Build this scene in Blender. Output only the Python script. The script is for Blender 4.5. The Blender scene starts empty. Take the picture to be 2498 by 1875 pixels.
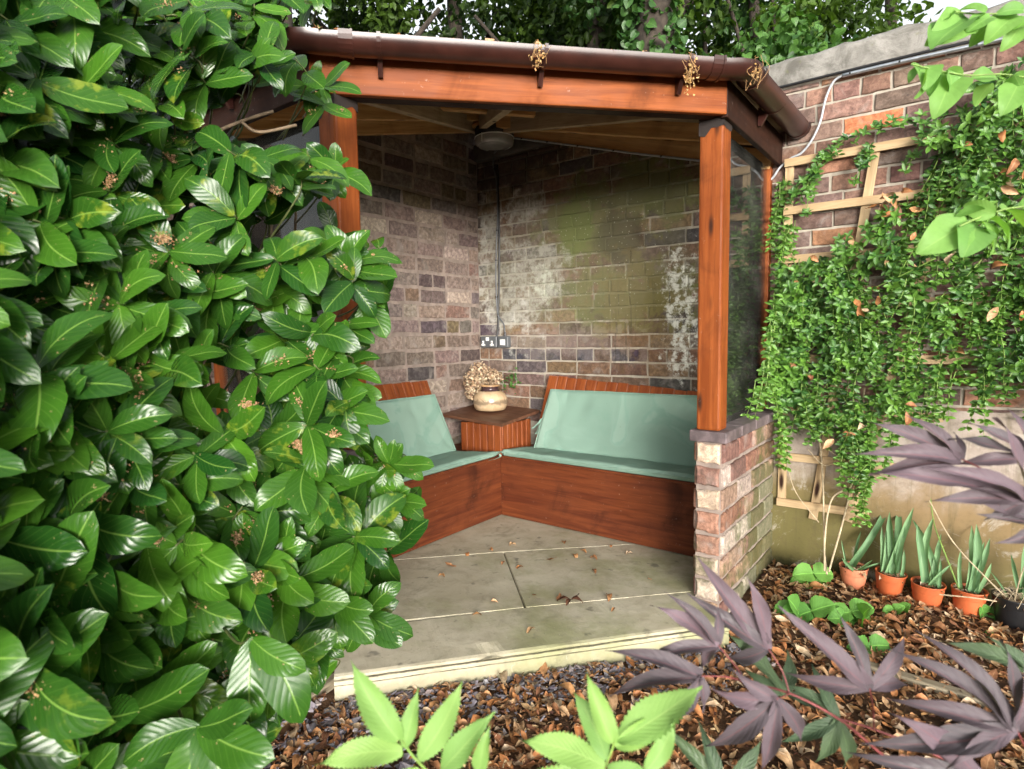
import bpy, bmesh, math, random
import numpy as np
from mathutils import Vector, Matrix, noise
R = math.radians
rng = np.random.default_rng(7)
random.seed(7)
sc = bpy.context.scene
COL = sc.collection

# ------------------------------------------------------------------ camera
F_PX, YAW, PITCH, ROLL = 1451.1, -0.6523, -0.0863, -0.0154
CAM = np.array([3.0725, -3.6144, 1.26])
fw = np.array([math.sin(YAW)*math.cos(PITCH), math.cos(YAW)*math.cos(PITCH), math.sin(PITCH)])
r0 = np.array([math.cos(YAW), -math.sin(YAW), 0.0])
u0 = np.cross(r0, fw)
rt = math.cos(ROLL)*r0 + math.sin(ROLL)*u0
up = -math.sin(ROLL)*r0 + math.cos(ROLL)*u0
cd = bpy.data.cameras.new("camera")
cam = bpy.data.objects.new("camera", cd); COL.objects.link(cam)
cam.matrix_world = Matrix(((rt[0], up[0], -fw[0], CAM[0]), (rt[1], up[1], -fw[1], CAM[1]), (rt[2], up[2], -fw[2], CAM[2]), (0, 0, 0, 1)))
cd.sensor_width = 36.0; cd.lens = 36.0*F_PX/2498.0
cd.clip_start = 0.05; cd.clip_end = 400
cd.dof.use_dof = True; cd.dof.focus_distance = 2.9; cd.dof.aperture_fstop = 5.0
sc.camera = cam

def at(px, py, depth):
    """world point seen at (px, py) of the 2212 px wide photograph, at a depth in metres"""
    X = (px/0.8855 - 1249.0)/F_PX; Y = (py/0.8855 - 937.5)/F_PX
    return CAM + depth*(fw + rt*X - up*Y)
def pix(P):
    d = np.asarray(P) - CAM; z = d @ fw
    return np.stack([(1249.0 + F_PX*(d @ rt)/z)*0.8855, (937.5 - F_PX*(d @ up)/z)*0.8855], -1)

# ------------------------------------------------------------------ light
SUN_D = np.array([-0.715, 0.70, -0.125]); SUN_D /= np.linalg.norm(SUN_D)
SUN_EL = math.asin(-SUN_D[2]); SUN_ROT = math.atan2(-SUN_D[0], -SUN_D[1])
w = bpy.data.worlds.new("World"); sc.world = w; w.use_nodes = True
nt = w.node_tree; bg = nt.nodes["Background"]
sky = nt.nodes.new("ShaderNodeTexSky"); sky.sky_type = 'NISHITA'; sky.sun_disc = False
sky.sun_elevation = SUN_EL; sky.sun_rotation = SUN_ROT
sky.air_density = 1.0; sky.dust_density = 2.0; sky.ozone_density = 1.0
hs = nt.nodes.new("ShaderNodeHueSaturation"); hs.inputs['Saturation'].default_value = 0.22
nt.links.new(sky.outputs[0], hs.inputs['Color']); nt.links.new(hs.outputs[0], bg.inputs[0])
bg.inputs[1].default_value = 0.15
sd = bpy.data.lights.new("sun", 'SUN'); sd.energy = 1.5; sd.angle = R(28); sd.color = (1.0, 0.965, 0.91)
sun = bpy.data.objects.new("sun", sd); COL.objects.link(sun)
sun.rotation_euler = Vector(SUN_D).to_track_quat('-Z', 'Y').to_euler()
sc.view_settings.view_transform = 'Standard'; sc.view_settings.look = 'None'
sc.view_settings.gamma = 1.0; sc.view_settings.exposure = 1.88
sc.cycles.max_bounces = 8; sc.cycles.transparent_max_bounces = 16

# ------------------------------------------------------------------ materials
class N:
    """small node-graph helper"""
    def __init__(self, name):
        self.m = bpy.data.materials.new(name); self.m.use_nodes = True
        self.t = self.m.node_tree; self.b = self.t.nodes["Principled BSDF"]; self.out = self.t.nodes["Material Output"]
    def n(self, typ, **kw):
        x = self.t.nodes.new(typ)
        for k, v in kw.items(): setattr(x, k, v)
        return x
    def l(self, a, b): self.t.links.new(a, b)
    def set(self, sock, v):
        if isinstance(v, bpy.types.NodeSocket): self.l(v, sock)
        elif isinstance(v, tuple) and len(v) == 3 and sock.type == 'RGBA': sock.default_value = (*v, 1)
        else: sock.default_value = v
    def math(self, op, a, b=0.5, c=0.5, clamp=False):
        x = self.n("ShaderNodeMath", operation=op, use_clamp=clamp)
        self.set(x.inputs[0], a); self.set(x.inputs[1], b); self.set(x.inputs[2], c); return x.outputs[0]
    def mix(self, f, a, b, mode='MIX'):
        x = self.n("ShaderNodeMix", data_type='RGBA', blend_type=mode)
        self.set(x.inputs[0], f); self.set(x.inputs[6], a); self.set(x.inputs[7], b); return x.outputs[2]
    def ramp(self, v, a, b, lo=0.0, hi=1.0, smooth=True):
        x = self.n("ShaderNodeMapRange", interpolation_type='SMOOTHSTEP' if smooth else 'LINEAR')
        self.set(x.inputs[0], v); x.inputs[1].default_value = a; x.inputs[2].default_value = b
        x.inputs[3].default_value = lo; x.inputs[4].default_value = hi; return x.outputs[0]
    def pos(self): return self.n("ShaderNodeNewGeometry").outputs['Position']
    def obj(self): return self.n("ShaderNodeTexCoord").outputs['Object']
    def uv(self): return self.n("ShaderNodeTexCoord").outputs['UV']
    def vmul(self, v, s):
        x = self.n("ShaderNodeVectorMath", operation='MULTIPLY'); self.l(v, x.inputs[0]); x.inputs[1].default_value = s; return x.outputs[0]
    def noise(self, v, scale, detail=4, rough=0.55, dist=0.0):
        x = self.n("ShaderNodeTexNoise"); self.l(v, x.inputs['Vector'])
        x.inputs['Scale'].default_value = scale; x.inputs['Detail'].default_value = detail
        x.inputs['Roughness'].default_value = rough; x.inputs['Distortion'].default_value = dist; return x.outputs['Fac']
    def voro(self, v, scale, feat='F1', out='Distance'):
        x = self.n("ShaderNodeTexVoronoi", feature=feat); self.l(v, x.inputs['Vector']); x.inputs['Scale'].default_value = scale
        return x.outputs[out]
    def attr(self, name='col'): return self.n("ShaderNodeAttribute", attribute_name=name).outputs['Color']
    def sep(self, v):
        x = self.n("ShaderNodeSeparateXYZ"); self.l(v, x.inputs[0]); return x.outputs
    def comb(self, a, b, c):
        x = self.n("ShaderNodeCombineXYZ")
        for i, v in enumerate((a, b, c)): self.set(x.inputs[i], v)
        return x.outputs[0]
    def bump(self, h, s=0.3, d=0.01):
        x = self.n("ShaderNodeBump"); self.l(h, x.inputs['Height']); x.inputs['Strength'].default_value = s; x.inputs['Distance'].default_value = d
        self.l(x.outputs[0], self.b.inputs['Normal']); return x.outputs[0]
    def done(self, col=None, rough=0.6, spec=None, metal=None):
        if col is not None: self.set(self.b.inputs['Base Color'], col)
        self.set(self.b.inputs['Roughness'], rough)
        if spec is not None: self.b.inputs['Specular IOR Level'].default_value = spec
        if metal is not None: self.b.inputs['Metallic'].default_value = metal
        return self.m

def mat_wood(name, ca, cb, rough=0.45, dark=0.5, scale=1.0, knots=True):
    g = N(name); o = g.obj()
    st = g.vmul(o, (1.1*scale, 16*scale, 16*scale))
    n1 = g.noise(st, 2.2, 6, 0.6, 0.6); n2 = g.noise(g.vmul(o, (3, 55, 55)), 2.0, 3, 0.6)
    c = g.mix(g.ramp(n1, 0.3, 0.72), ca, cb)
    c = g.mix(g.math('MULTIPLY', g.ramp(n2, 0.5, 0.75), 0.35), c, tuple(x*0.35 for x in ca))
    blot = g.noise(o, 3.2, 5, 0.6, 0.8)
    c = g.mix(g.math('MULTIPLY', g.ramp(blot, 0.52, 0.78), dark), c, tuple(x*0.28 for x in ca))
    if knots:
        v = g.voro(g.vmul(o, (2.2, 9, 9)), 1.0)
        c = g.mix(g.ramp(v, 0.16, 0.05), c, (0.025, 0.010, 0.006))
    dust = g.noise(o, 42, 3, 0.7)
    c = g.mix(g.math('MULTIPLY', g.ramp(dust, 0.66, 0.78), 0.35), c, (0.42, 0.36, 0.30))
    g.bump(n1, 0.25, 0.004)
    return g.done(c, g.ramp(blot, 0.3, 0.7, rough-0.08, rough+0.18), 0.2)

def mat_simple(name, col, rough=0.5, nscale=12, var=0.35, bump=0.15, metal=None, spec=None):
    g = N(name); o = g.obj(); n1 = g.noise(o, nscale, 5, 0.6)
    c = g.mix(g.ramp(n1, 0.3, 0.75), tuple(x*(1-var) for x in col), tuple(min(1, x*(1+var)) for x in col))
    g.bump(g.noise(o, nscale*5, 4, 0.6), bump, 0.004)
    return g.done(c, rough, spec, metal)

def mat_brick(name, stains=None, tint=None):
    g = N(name); p = g.pos(); c = g.attr()
    n1 = g.noise(p, 34, 6, 0.68, 0.4); n2 = g.noise(p, 9, 4, 0.6, 0.6)
    c = g.mix(g.ramp(n1, 0.35, 0.72), g.mix(1.0, c, (0.62, 0.58, 0.56), 'MULTIPLY'), g.mix(1.0, c, (1.32, 1.28, 1.25), 'MULTIPLY'))
    pale = g.ramp(n2, 0.52, 0.72)
    c = g.mix(g.math('MULTIPLY', pale, 0.5), c, (0.28, 0.25, 0.225))
    c = g.mix(g.math('MULTIPLY', g.ramp(g.noise(p, 13, 5, 0.65, 0.8), 0.56, 0.72), 0.55), c, (0.055, 0.045, 0.042))
    pit = g.voro(p, 95)
    c = g.mix(g.math('MULTIPLY', g.ramp(pit, 0.22, 0.08), 0.6), c, (0.035, 0.028, 0.025))
    if stains: c = stains(g, p, c)
    h = g.math('ADD', n1, g.math('MULTIPLY', g.noise(p, 120, 3, 0.7), 0.5))
    g.bump(h, 0.55, 0.006)
    return g.done(c, 0.92, 0.25)

def blob(g, p, cx, cz, rx, rz, wob=0.75, nsc=8.0, lo=0.45, hi=0.85):
    """soft edged patch on the garden wall, broken up with noise"""
    x = g.n("ShaderNodeVectorMath", operation='SUBTRACT'); g.l(p, x.inputs[0]); x.inputs[1].default_value = (cx, 0, cz)
    q = g.vmul(x.outputs[0], (1/rx, 0.0, 1/rz))
    L = g.n("ShaderNodeVectorMath", operation='LENGTH'); g.l(q, L.inputs[0])
    d = g.math('ADD', L.outputs['Value'], g.math('MULTIPLY', g.math('SUBTRACT', g.noise(p, nsc, 6, 0.65, 0.3), 0.5), wob*4))
    return g.ramp(d, hi, lo)

def wall_stains(g, p, c, mortar=False):
    def lay(c, f, k, col): return g.mix(g.math('MULTIPLY', f, k), c, col)
    # damp soot in the upper corner, algae, dark seep marks, salts
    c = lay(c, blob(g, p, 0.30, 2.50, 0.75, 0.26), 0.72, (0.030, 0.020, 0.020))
    gm = g.math('MAXIMUM', blob(g, p, 0.98, 2.02, 0.52, 0.42), g.math('MAXIMUM', blob(g, p, 1.45, 2.15, 0.5, 0.32), blob(g, p, 1.25, 1.50, 0.75, 0.35)))
    c = lay(c, gm, 0.70, (0.120, 0.135, 0.040))
    c = lay(c, blob(g, p, 0.90, 1.98, 0.24, 0.30, 0.45, 9), 0.75, (0.115, 0.165, 0.030))
    c = lay(c, blob(g, p, 1.22, 1.86, 0.26, 0.30, 0.35, 5), 0.80, (0.028, 0.024, 0.014))
    c = lay(c, blob(g, p, 1.36, 1.40, 0.40, 0.50), 0.35, (0.16, 0.095, 0.03))
    strk = g.noise(g.vmul(p, (34, 34, 1.6)), 1.0, 4, 0.7)
    c = lay(c, g.math('MULTIPLY', g.ramp(strk, 0.53, 0.66), blob(g, p, 1.24, 1.45, 0.34, 0.60, 0.4, 4)), 0.75, (0.030, 0.026, 0.015))
    # pale salt bloom
    s = g.math('MAXIMUM', blob(g, p, 0.46, 2.16, 0.26, 0.16, 0.6, 9), g.math('MAXIMUM', blob(g, p, 0.60, 1.68, 0.32, 0.32, 0.6, 9), g.math('MAXIMUM', blob(g, p, 0.14, 1.75, 0.22, 0.68, 0.55, 7), blob(g, p, 0.40, 1.55, 0.34, 0.50, 0.7, 7))))
    c = lay(c, g.math('MULTIPLY', s, g.ramp(g.noise(p, 17, 7, 0.75), 0.36, 0.60, 0.15, 1.0)), 0.85, (0.42, 0.415, 0.37))
    c = lay(c, blob(g, p, 0.9, 1.8, 1.25, 0.8, 0.5, 3), 0.42, (0.135, 0.125, 0.075))
    c = lay(c, g.math('MULTIPLY', blob(g, p, 0.62, 1.62, 0.15, 0.20, 0.8, 16), g.ramp(g.noise(p, 18, 5, 0.7), 0.40, 0.62)), 0.75, (0.42, 0.44, 0.36))
    w = g.math('MAXIMUM', blob(g, p, 1.66, 1.30, 0.15, 0.52, 0.7, 11), blob(g, p, 1.62, 1.62, 0.12, 0.2, 0.6, 14))
    ring = g.ramp(g.math('ABSOLUTE', g.math('SUBTRACT', g.voro(p, 26), 0.42)), 0.16, 0.05)
    c = lay(c, g.math('MULTIPLY', w, g.ramp(g.noise(p, 24, 5, 0.7), 0.42, 0.6)), 0.9, (0.62, 0.62, 0.56))
    spots = g.math('MULTIPLY', g.ramp(g.voro(p, 34), 0.17, 0.10), blob(g, p, 1.25, 1.75, 0.9, 0.8, 0.5, 4))
    c = lay(c, spots, 0.35, (0.5, 0.5, 0.42))
    c = lay(c, blob(g, p, 0.75, 1.18, 0.9, 0.18), 0.25, (0.30, 0.24, 0.22))
    # outside, low down: algae
    return c

M = {}
M['beam'] = mat_wood('stained_pine', (0.160, 0.038, 0.007), (0.270, 0.074, 0.015), 0.5, 0.65)
M['post'] = mat_wood('stained_post', (0.165, 0.038, 0.007), (0.270, 0.073, 0.016), 0.5, 0.5)
M['fascia_dark'] = mat_wood('brown_fascia', (0.018, 0.007, 0.004), (0.034, 0.012, 0.006), 0.55, 0.5)
M['bench'] = mat_wood('bench_wood', (0.078, 0.019, 0.008), (0.150, 0.041, 0.014), 0.45, 0.75, 0.8, False)
M['tongue'] = mat_wood('matchboard', (0.150, 0.035, 0.010), (0.25, 0.068, 0.019), 0.40, 0.45, 1.4)
M['table'] = mat_wood('table_wood', (0.085, 0.036, 0.020), (0.15, 0.070, 0.040), 0.45, 0.5, 1.0, False)
M['rafter'] = mat_wood('raw_pine', (0.50, 0.27, 0.105), (0.66, 0.40, 0.18), 0.7, 0.4)
M['rafter2'] = mat_wood('weathered_pine', (0.34, 0.25, 0.16), (0.46, 0.35, 0.23), 0.8, 0.4)
M['soffit'] = mat_simple('roof_board', (0.36, 0.26, 0.16), 0.85, 6, 0.35)
M['felt'] = mat_simple('roof_felt', (0.045, 0.043, 0.04), 0.95, 20, 0.5, 0.5)
M['trellis'] = mat_wood('trellis_wood', (0.34, 0.235, 0.125), (0.48, 0.355, 0.21), 0.75, 0.25)
M['edging'] = mat_wood('old_timber', (0.20, 0.165, 0.11), (0.36, 0.31, 0.22), 0.9, 0.6)
M['gutter'] = mat_simple('brown_plastic', (0.034, 0.011, 0.008), 0.30, 9, 0.35, 0.03)
M['mortar_new'] = mat_simple('mortar', (0.245, 0.195, 0.165), 0.95, 14, 0.25, 0.5)
M['mortar_pale'] = mat_simple('pale_mortar', (0.19, 0.17, 0.115), 0.95, 14, 0.3, 0.5)
M['black'] = mat_simple('black_plastic', (0.012, 0.012, 0.013), 0.35, 9, 0.2, 0.02)
M['dark_bitumen'] = mat_simple('dark_stain', (0.02, 0.014, 0.012), 0.6, 9, 0.4, 0.1)
M['grey_box'] = mat_simple('grey_metal_box', (0.085, 0.092, 0.098), 0.4, 9, 0.1, 0.02)
M['white_plastic'] = mat_simple('white_plastic', (0.75, 0.75, 0.73), 0.4, 9, 0.05, 0.02)
M['cable_grey'] = mat_simple('grey_cable', (0.36, 0.38, 0.40), 0.35, 40, 0.15, 0.02)
M['cable_dark'] = mat_simple('dark_grey_cable', (0.10, 0.11, 0.12), 0.35, 40, 0.15, 0.02)
M['steel'] = mat_simple('galvanised_steel', (0.50, 0.54, 0.58), 0.32, 30, 0.15, 0.02, metal=0.85)
M['slate'] = None

g = N('brick_new'); M['brick_new'] = mat_brick('new_brick')
M['brick_pier'] = mat_brick('pier_brick', lambda g, p, c: g.mix(g.math('MULTIPLY', g.ramp(g.math('SUBTRACT', g.math('ADD', g.noise(p, 7, 5, 0.6), g.math('MULTIPLY', g.ramp(g.sep(p)[1], -0.85, -0.2), 0.25)), g.math('MULTIPLY', g.sep(p)[2], 0.32)), 0.42, 0.62), 0.75), c, (0.060, 0.075, 0.020)))
M['brick_old'] = mat_brick('old_brick', wall_stains)
def mortar_old():
    g = N('old_mortar'); p = g.pos(); n1 = g.noise(p, 30, 5, 0.6)
    c = g.mix(n1, (0.22, 0.19, 0.15), (0.46, 0.42, 0.35)); c = wall_stains(g, p, c)
    g.bump(n1, 0.5, 0.005); return g.done(c, 0.95, 0.2)
M['mortar_old'] = mortar_old()
def stone_coping():
    g = N('grey_stone'); p = g.pos(); n1 = g.noise(p, 7, 7, 0.65, 0.5); n2 = g.noise(p, 60, 4, 0.7)
    c = g.mix(g.ramp(n1, 0.3, 0.7), (0.11, 0.105, 0.092), (0.30, 0.29, 0.265))
    c = g.mix(g.math('MULTIPLY', g.ramp(n2, 0.5, 0.7), 0.35), c, (0.10, 0.09, 0.075))
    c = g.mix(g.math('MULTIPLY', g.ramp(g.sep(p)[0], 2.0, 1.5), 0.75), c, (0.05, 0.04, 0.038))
    c = g.mix(g.math('MULTIPLY', g.ramp(g.noise(p, 12, 4, 0.6), 0.6, 0.72), 0.4), c, (0.14, 0.15, 0.06))
    g.bump(g.math('ADD', n1, g.math('MULTIPLY', n2, 0.4)), 0.8, 0.012); return g.done(c, 0.95, 0.2)
M['coping'] = stone_coping()
def render_coat():
    g = N('cement_render'); p = g.pos(); z = g.sep(p)[2]
    n1 = g.noise(p, 4, 6, 0.65, 0.5); n2 = g.noise(p, 40, 4, 0.7)
    c = g.mix(g.ramp(n1, 0.3, 0.7), (0.25, 0.20, 0.165), (0.40, 0.345, 0.30))
    zz = g.math('ADD', z, g.math('MULTIPLY', n1, 0.45))
    c = g.mix(g.ramp(zz, 0.80, 0.55), c, (0.225, 0.155, 0.080))
    x = g.math('ADD', g.math('MULTIPLY', g.ramp(g.sep(p)[0], 3.0, 2.4), 0.22), g.math('MULTIPLY', n1, 0.35))
    c = g.mix(g.math('MULTIPLY', g.ramp(g.math('SUBTRACT', zz, x), 0.42, 0.02), 0.75), c, (0.100, 0.100, 0.030))
    c = g.mix(g.math('MULTIPLY', g.ramp(g.noise(p, 16, 6, 0.7), 0.45, 0.7), 0.35), c, (0.10, 0.075, 0.04))
    c = g.mix(g.math('MULTIPLY', g.ramp(n2, 0.55, 0.75), 0.3), c, (0.07, 0.06, 0.03))
    vs = g.noise(g.vmul(p, (16, 16, 1.3)), 1.0, 5, 0.7, 0.6); c = g.mix(g.math('MULTIPLY', g.ramp(vs, 0.50, 0.68), 0.45), c, (0.085, 0.075, 0.035))
    c = g.mix(g.math('MULTIPLY', g.ramp(g.math('ADD', z, g.math('MULTIPLY', g.noise(p, 9, 5, 0.7), 0.25)), 0.12, 0.02), 0.8), c, (0.040, 0.040, 0.016))
    c = g.mix(g.math('MULTIPLY', g.ramp(g.noise(p, 6, 7, 0.75, 0.8), 0.55, 0.66), 0.45), c, (0.46, 0.43, 0.38))
    g.bump(g.math('ADD', n1, g.math('MULTIPLY', n2, 0.4)), 0.5, 0.008); return g.done(c, 0.95, 0.2)
M['render'] = render_coat()
def paving():
    g = N('sandstone'); p = g.pos(); n1 = g.noise(p, 3.0, 6, 0.6, 0.4); n2 = g.noise(p, 55, 4, 0.7)
    lam = g.noise(g.vmul(p, (9, 9, 9)), 1.0, 5, 0.6, 1.2)
    c = g.mix(g.ramp(n1, 0.3, 0.72), (0.43, 0.385, 0.275), (0.56, 0.515, 0.39))
    c = g.mix(g.math('MULTIPLY', g.ramp(lam, 0.45, 0.7), 0.4), c, (0.31, 0.265, 0.19))
    gx = g.ramp(g.math('ADD', g.math('MULTIPLY', g.noise(p, 2.2, 5, 0.65), 1.0), g.math('MULTIPLY', g.sep(p)[0], 0.16)), 0.66, 0.98)
    c = g.mix(g.math('MULTIPLY', gx, 0.68), c, (0.215, 0.235, 0.085))
    c = g.mix(g.math('MULTIPLY', g.ramp(n2, 0.58, 0.72), 0.35), c, (0.12, 0.11, 0.085))
    blk = g.noise(p, 11, 3, 0.5)
    c = g.mix(g.math('MULTIPLY', g.ramp(blk, 0.63, 0.74), 0.6), c, (0.07, 0.07, 0.060))
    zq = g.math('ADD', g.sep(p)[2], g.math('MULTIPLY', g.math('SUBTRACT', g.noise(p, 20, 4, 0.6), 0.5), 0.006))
    for zc_ in (-0.0265, -0.046):  # shadow lines under the step nosing and groove, painted into the stone colour
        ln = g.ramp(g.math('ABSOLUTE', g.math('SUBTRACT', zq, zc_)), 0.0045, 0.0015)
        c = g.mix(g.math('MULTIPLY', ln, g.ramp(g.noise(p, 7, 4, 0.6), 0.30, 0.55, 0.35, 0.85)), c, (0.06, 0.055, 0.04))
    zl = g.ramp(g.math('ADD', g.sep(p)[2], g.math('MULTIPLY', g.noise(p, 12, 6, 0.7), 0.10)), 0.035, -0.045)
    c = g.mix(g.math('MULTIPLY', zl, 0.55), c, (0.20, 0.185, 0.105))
    c = g.mix(g.math('MULTIPLY', g.ramp(g.noise(p, 5, 7, 0.72, 0.7), 0.53, 0.68), 0.45), c, (0.20, 0.185, 0.125))
    wht = g.noise(g.vmul(p, (1.4, 1.4, 1)), 24, 4, 0.7, 1.5)
    c = g.mix(g.math('MULTIPLY', g.ramp(wht, 0.62, 0.72), 0.4), c, (0.55, 0.52, 0.45))
    g.bump(g.math('ADD', lam, g.math('MULTIPLY', n2, 0.35)), 0.35, 0.006); return g.done(c, 0.85, 0.25)
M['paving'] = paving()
def soil():
    g = N('soil'); p = g.pos(); n1 = g.noise(p, 9, 6, 0.65); n2 = g.noise(p, 70, 4, 0.75)
    c = g.mix(g.ramp(n1, 0.35, 0.7), (0.065, 0.036, 0.021), (0.19, 0.105, 0.055))
    c = g.mix(g.math('MULTIPLY', g.ramp(n2, 0.5, 0.7), 0.6), c, (0.19, 0.105, 0.055))
    g.bump(g.math('ADD', n1, n2), 0.9, 0.02); return g.done(c, 0.95, 0.2)
M['soil'] = soil()
def cushion_mat():
    g = N('green_canvas'); p = g.pos(); n1 = g.noise(p, 2.6, 4, 0.5, 0.6); n2 = g.noise(p, 7, 5, 0.65)
    wv = g.noise(g.vmul(p, (260, 260, 900)), 1.0, 1, 0.5)
    st = g.math('MULTIPLY', g.ramp(g.math('ABSOLUTE', g.math('SUBTRACT', n1, 0.52)), 0.03, 0.0), 0.35)
    c = g.mix(g.ramp(n1, 0.44, 0.56), (0.185, 0.290, 0.232), (0.225, 0.335, 0.272))
    c = g.mix(st, c, (0.13, 0.27, 0.21))
    c = g.mix(g.math('MULTIPLY', g.ramp(n2, 0.55, 0.75), 0.25), c, (0.13, 0.26, 0.20))
    c = g.mix(g.math('MULTIPLY', g.ramp(g.noise(p, 90, 2, 0.6), 0.70, 0.78), 0.5), c, (0.10, 0.11, 0.07))
    g.bump(g.math('ADD', g.math('MULTIPLY', wv, 0.4), n2), 0.25, 0.004); return g.done(c, 0.85, 0.2)
M['cushion'] = cushion_mat()
M['glass'] = None
def glass():
    g = N('window_glass'); g.t.nodes.remove(g.b)
    fr = g.n("ShaderNodeFresnel"); fr.inputs[0].default_value = 1.5
    tr = g.n("ShaderNodeBsdfTransparent"); tr.inputs[0].default_value = (0.97, 0.985, 0.97, 1)
    gl = g.n("ShaderNodeBsdfGlossy"); gl.inputs['Roughness'].default_value = 0.02
    dif = g.n("ShaderNodeBsdfDiffuse"); dif.inputs[0].default_value = (0.5, 0.5, 0.45, 1)
    m1 = g.n("ShaderNodeMixShader"); g.l(fr.outputs[0], m1.inputs[0]); g.l(tr.outputs[0], m1.inputs[1]); g.l(gl.outputs[0], m1.inputs[2])
    m2 = g.n("ShaderNodeMixShader"); g.l(g.ramp(g.noise(g.pos(), 5, 5, 0.6), 0.35, 0.9, 0.01, 0.06), m2.inputs[0]); g.l(m1.outputs[0], m2.inputs[1]); g.l(dif.outputs[0], m2.inputs[2])
    g.l(m2.outputs[0], g.out.inputs[0]); return g.m
M['glass'] = glass()
def leaf_mat(name, tip, base, rough=0.3, vein=0.5, veincol=None, transl=0.25, spec=0.5, nveins=9.0, bumps=0.5, spotty=0.0):
    """leaf with midrib and slanting side veins laid out in its own uv"""
    g = N(name); u = g.uv(); s = g.sep(u); a = g.attr('col'); rs = g.sep(a)
    x = g.math('ABSOLUTE', g.math('SUBTRACT', s[0], 0.5)); 
    mid = g.ramp(x, 0.035, 0.008)
    ph = g.math('FRACT', g.math('SUBTRACT', g.math('MULTIPLY', s[1], nveins), g.math('MULTIPLY', x, nveins*0.55)))
    side = g.ramp(g.math('ABSOLUTE', g.math('SUBTRACT', ph, 0.5)), 0.07, 0.015)
    v = g.math('MAXIMUM', mid, g.math('MULTIPLY', side, 0.20))
    p = g.pos(); n1 = g.noise(p, 22, 4, 0.6)
    c = g.mix(rs[0], base, tip)
    c = g.mix(g.math('MULTIPLY', g.ramp(n1, 0.4, 0.8), 0.3), c, tuple(k*0.55 for k in base))
    if spotty:
        c = g.mix(g.math('MULTIPLY', g.math('MULTIPLY', g.ramp(g.noise(p, 30, 3, 0.6), 0.52, 0.66), g.ramp(rs[1], 0.8, 0.95)), spotty), c, (0.30, 0.34, 0.03))
        c = g.mix(g.math('MULTIPLY', g.ramp(g.noise(p, 75, 3, 0.75), 0.66, 0.72), 0.7), c, (0.33, 0.24, 0.12))
    vc = veincol or tuple(min(1, k*2.6) for k in tip)
    c = g.mix(g.math('MULTIPLY', v, vein), c, vc)
    quilt = g.math('ABSOLUTE', g.math('SUBTRACT', ph, 0.5))
    g.bump(g.math('SUBTRACT', g.math('ADD', g.math('MULTIPLY', g.math('POWER', quilt, 2.0), -2.2), g.math('MULTIPLY', n1, 0.6)), g.math('MULTIPLY', mid, 0.7)), bumps, 0.006)
    g.done(c, g.math('ADD', rough, g.math('MULTIPLY', rs[2], 0.14)), spec)
    if transl:
        t = g.n("ShaderNodeBsdfTranslucent"); g.l(g.mix(1.0, c, (1.5, 1.7, 0.6), 'MULTIPLY'), t.inputs[0])
        m = g.n("ShaderNodeMixShader"); m.inputs[0].default_value = transl
        g.l(g.b.outputs[0], m.inputs[1]); g.l(t.outputs[0], m.inputs[2]); g.l(m.outputs[0], g.out.inputs[0])
    return g.m
M['laurel'] = leaf_mat('laurel_leaf', (0.048, 0.135, 0.010), (0.008, 0.042, 0.007), 0.18, 0.55, (0.19, 0.33, 0.06), 0.08, 0.30, 9, 0.14, 0.40)
M['climber'] = leaf_mat('climber_leaf', (0.140, 0.290, 0.038), (0.024, 0.085, 0.018), 0.32, 0.35, None, 0.12, 0.45, 5, 0.2)
M['fresh'] = leaf_mat('fresh_leaf', (0.23, 0.38, 0.095), (0.16, 0.30, 0.08), 0.5, 0.35, (0.36, 0.50, 0.17), 0.25, 0.3, 13, 0.15)
M['soft'] = leaf_mat('soft_leaf', (0.20, 0.38, 0.085), (0.13, 0.28, 0.065), 0.5, 0.35, (0.30, 0.48, 0.14), 0.3, 0.3, 8, 0.1)
M['maple'] = leaf_mat('maple_leaf', (0.140, 0.100, 0.120), (0.075, 0.064, 0.072), 0.5, 0.5, (0.24, 0.08, 0.09), 0.15, 0.35, 9, 0.14)
M['maple_green'] = leaf_mat('maple_leaf_green', (0.070, 0.110, 0.050), (0.050, 0.085, 0.045), 0.5, 0.3, None, 0.15, 0.4, 9, 0.3)
M['strawberry'] = leaf_mat('strawberry_leaf', (0.145, 0.320, 0.060), (0.060, 0.180, 0.034), 0.5, 0.4, None, 0.25, 0.35, 8, 0.2)
M['iris'] = leaf_mat('iris_leaf', (0.20, 0.34, 0.16), (0.11, 0.22, 0.10), 0.5, 0.1, None, 0.2, 0.3, 1, 0.1)
M['treeleaf'] = leaf_mat('tree_leaf', (0.075, 0.140, 0.016), (0.010, 0.026, 0.006), 0.5, 0.1, None, 0.4, 0.3, 5, 0.1)
M['ivy'] = leaf_mat('ivy_leaf', (0.085, 0.19, 0.035), (0.030, 0.085, 0.020), 0.4, 0.25, None, 0.25, 0.4, 5, 0.2)
def litter_mat():
    g = N('dead_leaf'); c = g.attr(); p = g.pos(); n = g.noise(p, 60, 4, 0.6)
    s = g.sep(g.uv()); mid = g.ramp(g.math('ABSOLUTE', g.math('SUBTRACT', s[0], 0.5)), 0.05, 0.01)
    c = g.mix(g.ramp(n, 0.35, 0.75), g.mix(1.0, c, (0.6, 0.55, 0.5), 'MULTIPLY'), c)
    c = g.mix(g.math('MULTIPLY', mid, 0.4), c, (0.45, 0.28, 0.14)); g.bump(n, 0.4, 0.004)
    return g.done(c, 0.6, 0.35)
M['litter'] = litter_mat()
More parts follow.
